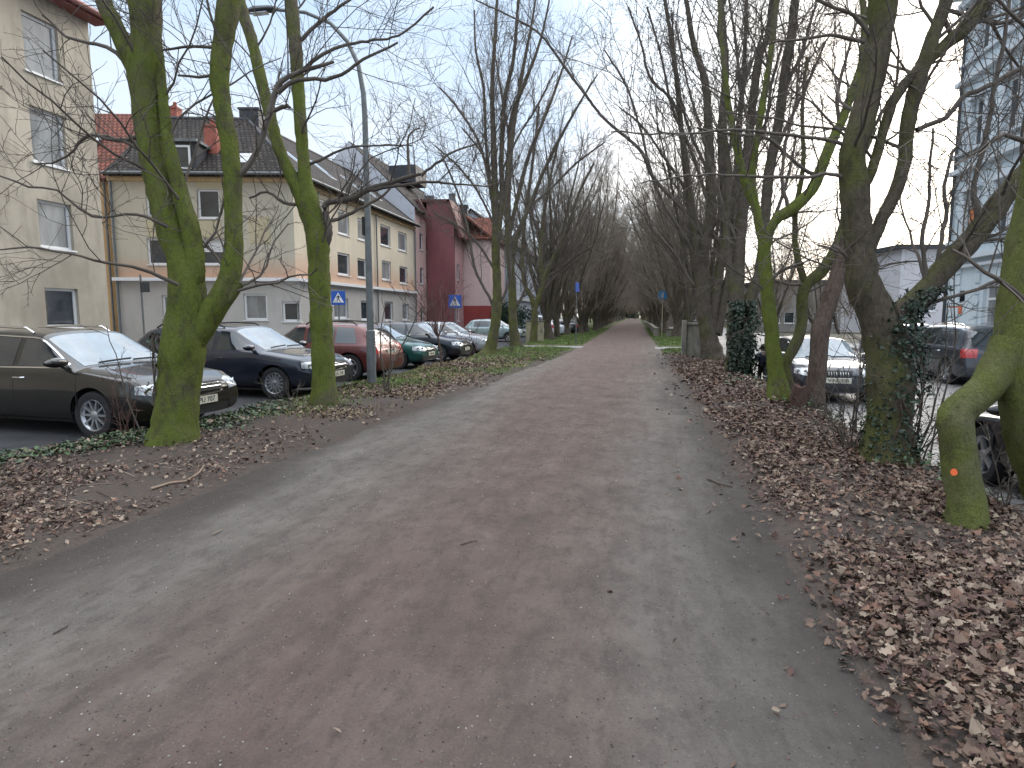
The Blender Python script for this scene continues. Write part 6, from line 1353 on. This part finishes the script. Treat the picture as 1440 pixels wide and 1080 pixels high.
# ------------------------------------------------------------ child half hidden behind the green trunk
def skin_mesh(name, chain_pts, edges, m, sub=2):
    me = bpy.data.meshes.new(name); me.from_pydata([p[:3] for p in chain_pts], edges, []); o = bpy.data.objects.new('tmp', me); COL.objects.link(o)
    s = o.modifiers.new('skin', 'SKIN'); sk = me.skin_vertices[0].data if me.skin_vertices else None
    if sk is None:
        bm = bmesh.new(); bm.from_mesh(me); bm.verts.layers.skin.verify(); bm.to_mesh(me); bm.free(); sk = me.skin_vertices[0].data
    for i, p in enumerate(chain_pts): sk[i].radius = (p[3], p[4] if len(p) > 4 else p[3]); sk[i].use_root = (i == 0)
    ss = o.modifiers.new('s', 'SUBSURF'); ss.levels = sub; ss.render_levels = sub
    r_ = evaluated(o, name); bpy.data.objects.remove(o); r_.materials.clear(); r_.materials.append(m); r_.polygons.foreach_set('use_smooth', [True]*len(r_.polygons)); return r_
p = at(1072, 520, 17.0); E = empty('person', (p.x, p.y, STREET), R(200), 'child in a navy coat with pale collar, half hidden behind the green trunk', 'person')
skinm = mat('skin', (.42,.26,.20), .6); coat = mat('navy_coat_cloth', (.030,.034,.058), .85, noise=.25, nscale=20); trou = mat('dark_trousers', (.012,.013,.016), .85)
b_ = [(0,0,.58,.10,.085),(0,0,.72,.105,.08),(0,0,.84,.12,.075),(0,.0,.90,.045),(0,-.005,.99,.072,.08),(0,-.01,1.07,.070,.078),
      (.06,0,.50,.062),(.065,-.01,.28,.042),(.065,.005,.05,.030),(.065,-.09,.025,.028),(-.06,0,.50,.062),(-.065,.02,.28,.042),(-.065,.035,.05,.030),(-.065,-.06,.025,.028),
      (.15,0,.83,.040),(.19,.01,.66,.032),(.19,-.03,.50,.022),(-.15,0,.83,.040),(-.19,.01,.66,.032),(-.19,-.03,.50,.022)]
ed = [(0,1),(1,2),(2,3),(3,4),(4,5),(0,6),(6,7),(7,8),(8,9),(0,10),(10,11),(11,12),(12,13),(2,14),(14,15),(15,16),(2,17),(17,18),(18,19)]
for sg, base_i in ((1, 16), (-1, 19)):
    wx_, wy_, wz_ = b_[base_i][:3]
    pi = len(b_); b_.append((wx_, wy_-.01, wz_-.045, .020, .012)); ed.append((base_i, pi))
    for q in range(4):
        i0 = len(b_); b_.append((wx_+.0, wy_-.028+.013*q, wz_-.075-(.004 if q in (1, 2) else 0), .0055)); b_.append((wx_-sg*.006, wy_-.028+.013*q, wz_-.10-(.006 if q in (1, 2) else 0), .0045)); ed += [(pi, i0), (i0, i0+1)]
    i0 = len(b_); b_.append((wx_-sg*.004, wy_-.035, wz_-.045, .006)); b_.append((wx_-sg*.008, wy_-.045, wz_-.068, .005)); ed += [(pi, i0), (i0, i0+1)]
body = link_mesh('body', skin_mesh('body', b_, ed, skinm), E)
ct = [(0,0,.44,.135,.115),(0,0,.58,.13,.105),(0,0,.74,.125,.095),(0,0,.85,.125,.088),(0,0,.905,.06),(.15,0,.835,.055),(.195,.01,.66,.048),(.195,-.03,.53,.04),(-.15,0,.835,.055),(-.195,.01,.66,.048),(-.195,-.03,.53,.04)]
link_mesh('coat', skin_mesh('coat', ct, [(0,1),(1,2),(2,3),(3,4),(3,5),(5,6),(6,7),(3,8),(8,9),(9,10)], coat), E)
tr_ = [(0,0,.55,.10,.09),(.06,0,.50,.072),(.065,-.01,.28,.054),(.065,.005,.07,.044),(-.06,0,.50,.072),(-.065,.02,.28,.054),(-.065,.035,.07,.044)]
link_mesh('trousers', skin_mesh('trousers', tr_, [(0,1),(1,2),(2,3),(0,4),(4,5),(5,6)], trou), E)
for s_, dy in ((.065, 0), (-.065, .03)):
    k = MB(); k.add([(s_+math.cos(a)*.038, dy-.035+math.sin(a)*.085, z) for z in (0, .03) for a in np.linspace(0, 6.283, 13)[:-1]]+[(s_+math.cos(a)*.030, dy-.02+math.sin(a)*.06, .06) for a in np.linspace(0, 6.283, 13)[:-1]], [(r_*12+j, r_*12+(j+1) % 12, (r_+1)*12+(j+1) % 12, (r_+1)*12+j) for r_ in (0, 1) for j in range(12)]+[tuple(range(24, 36))]); k.build('shoe', M['black'], E, smooth=True)
link_mesh('collar', skin_mesh('collar', [(-.07,-.02,.895,.022),(-.04,-.06,.90,.022),(.04,-.06,.90,.022),(.07,-.02,.895,.022),(.05,.05,.91,.024),(-.05,.05,.91,.024)], [(0,1),(1,2),(2,3),(3,4),(4,5),(5,0)], mat('pale_collar_cloth', (.55,.55,.57), .9)), E)
k = MB(); hh = []
for i in range(9):
    th = i/8*math.pi*.62; hh.append([(math.cos(a)*math.sin(th)*.085, .012+math.sin(a)*math.sin(th)*.092+(.02 if math.sin(a) > 0 else 0)*math.sin(th), 1.045+math.cos(th)*.10+(0.03 if i == 8 and math.sin(a) < -.3 else 0)) for a in np.linspace(0, 6.283, 19)[:-1]])
k.add([q for r_ in hh for q in r_], [(i*18+j, i*18+(j+1) % 18, (i+1)*18+(j+1) % 18, (i+1)*18+j) for i in range(8) for j in range(18)]); k.build('hair', mat('dark_hair', (.012,.010,.010), .7), E, smooth=True)
k = MB()
for s_ in (-.026, .026): k.lathe([(.0001,-.008),(.007,-.005),(.009,.0),(.007,.004)], (s_, -.078, 1.03), 'y', 10)
k.build('eyes', M['black'], E, smooth=True)
k = MB(); k.add([(-.01,-.078,1.0),(.01,-.078,1.0),(0,-.098,1.002),(0,-.082,1.028)], [(0,2,3),(2,1,3),(0,1,2)]); k.build('nose', skinm, E)
k = MB(); k.tube([(-.02,-.080,.975),(0,-.086,.973),(.02,-.080,.975)], .004, 6); k.build('mouth', mat('lip', (.35,.12,.11), .5), E)
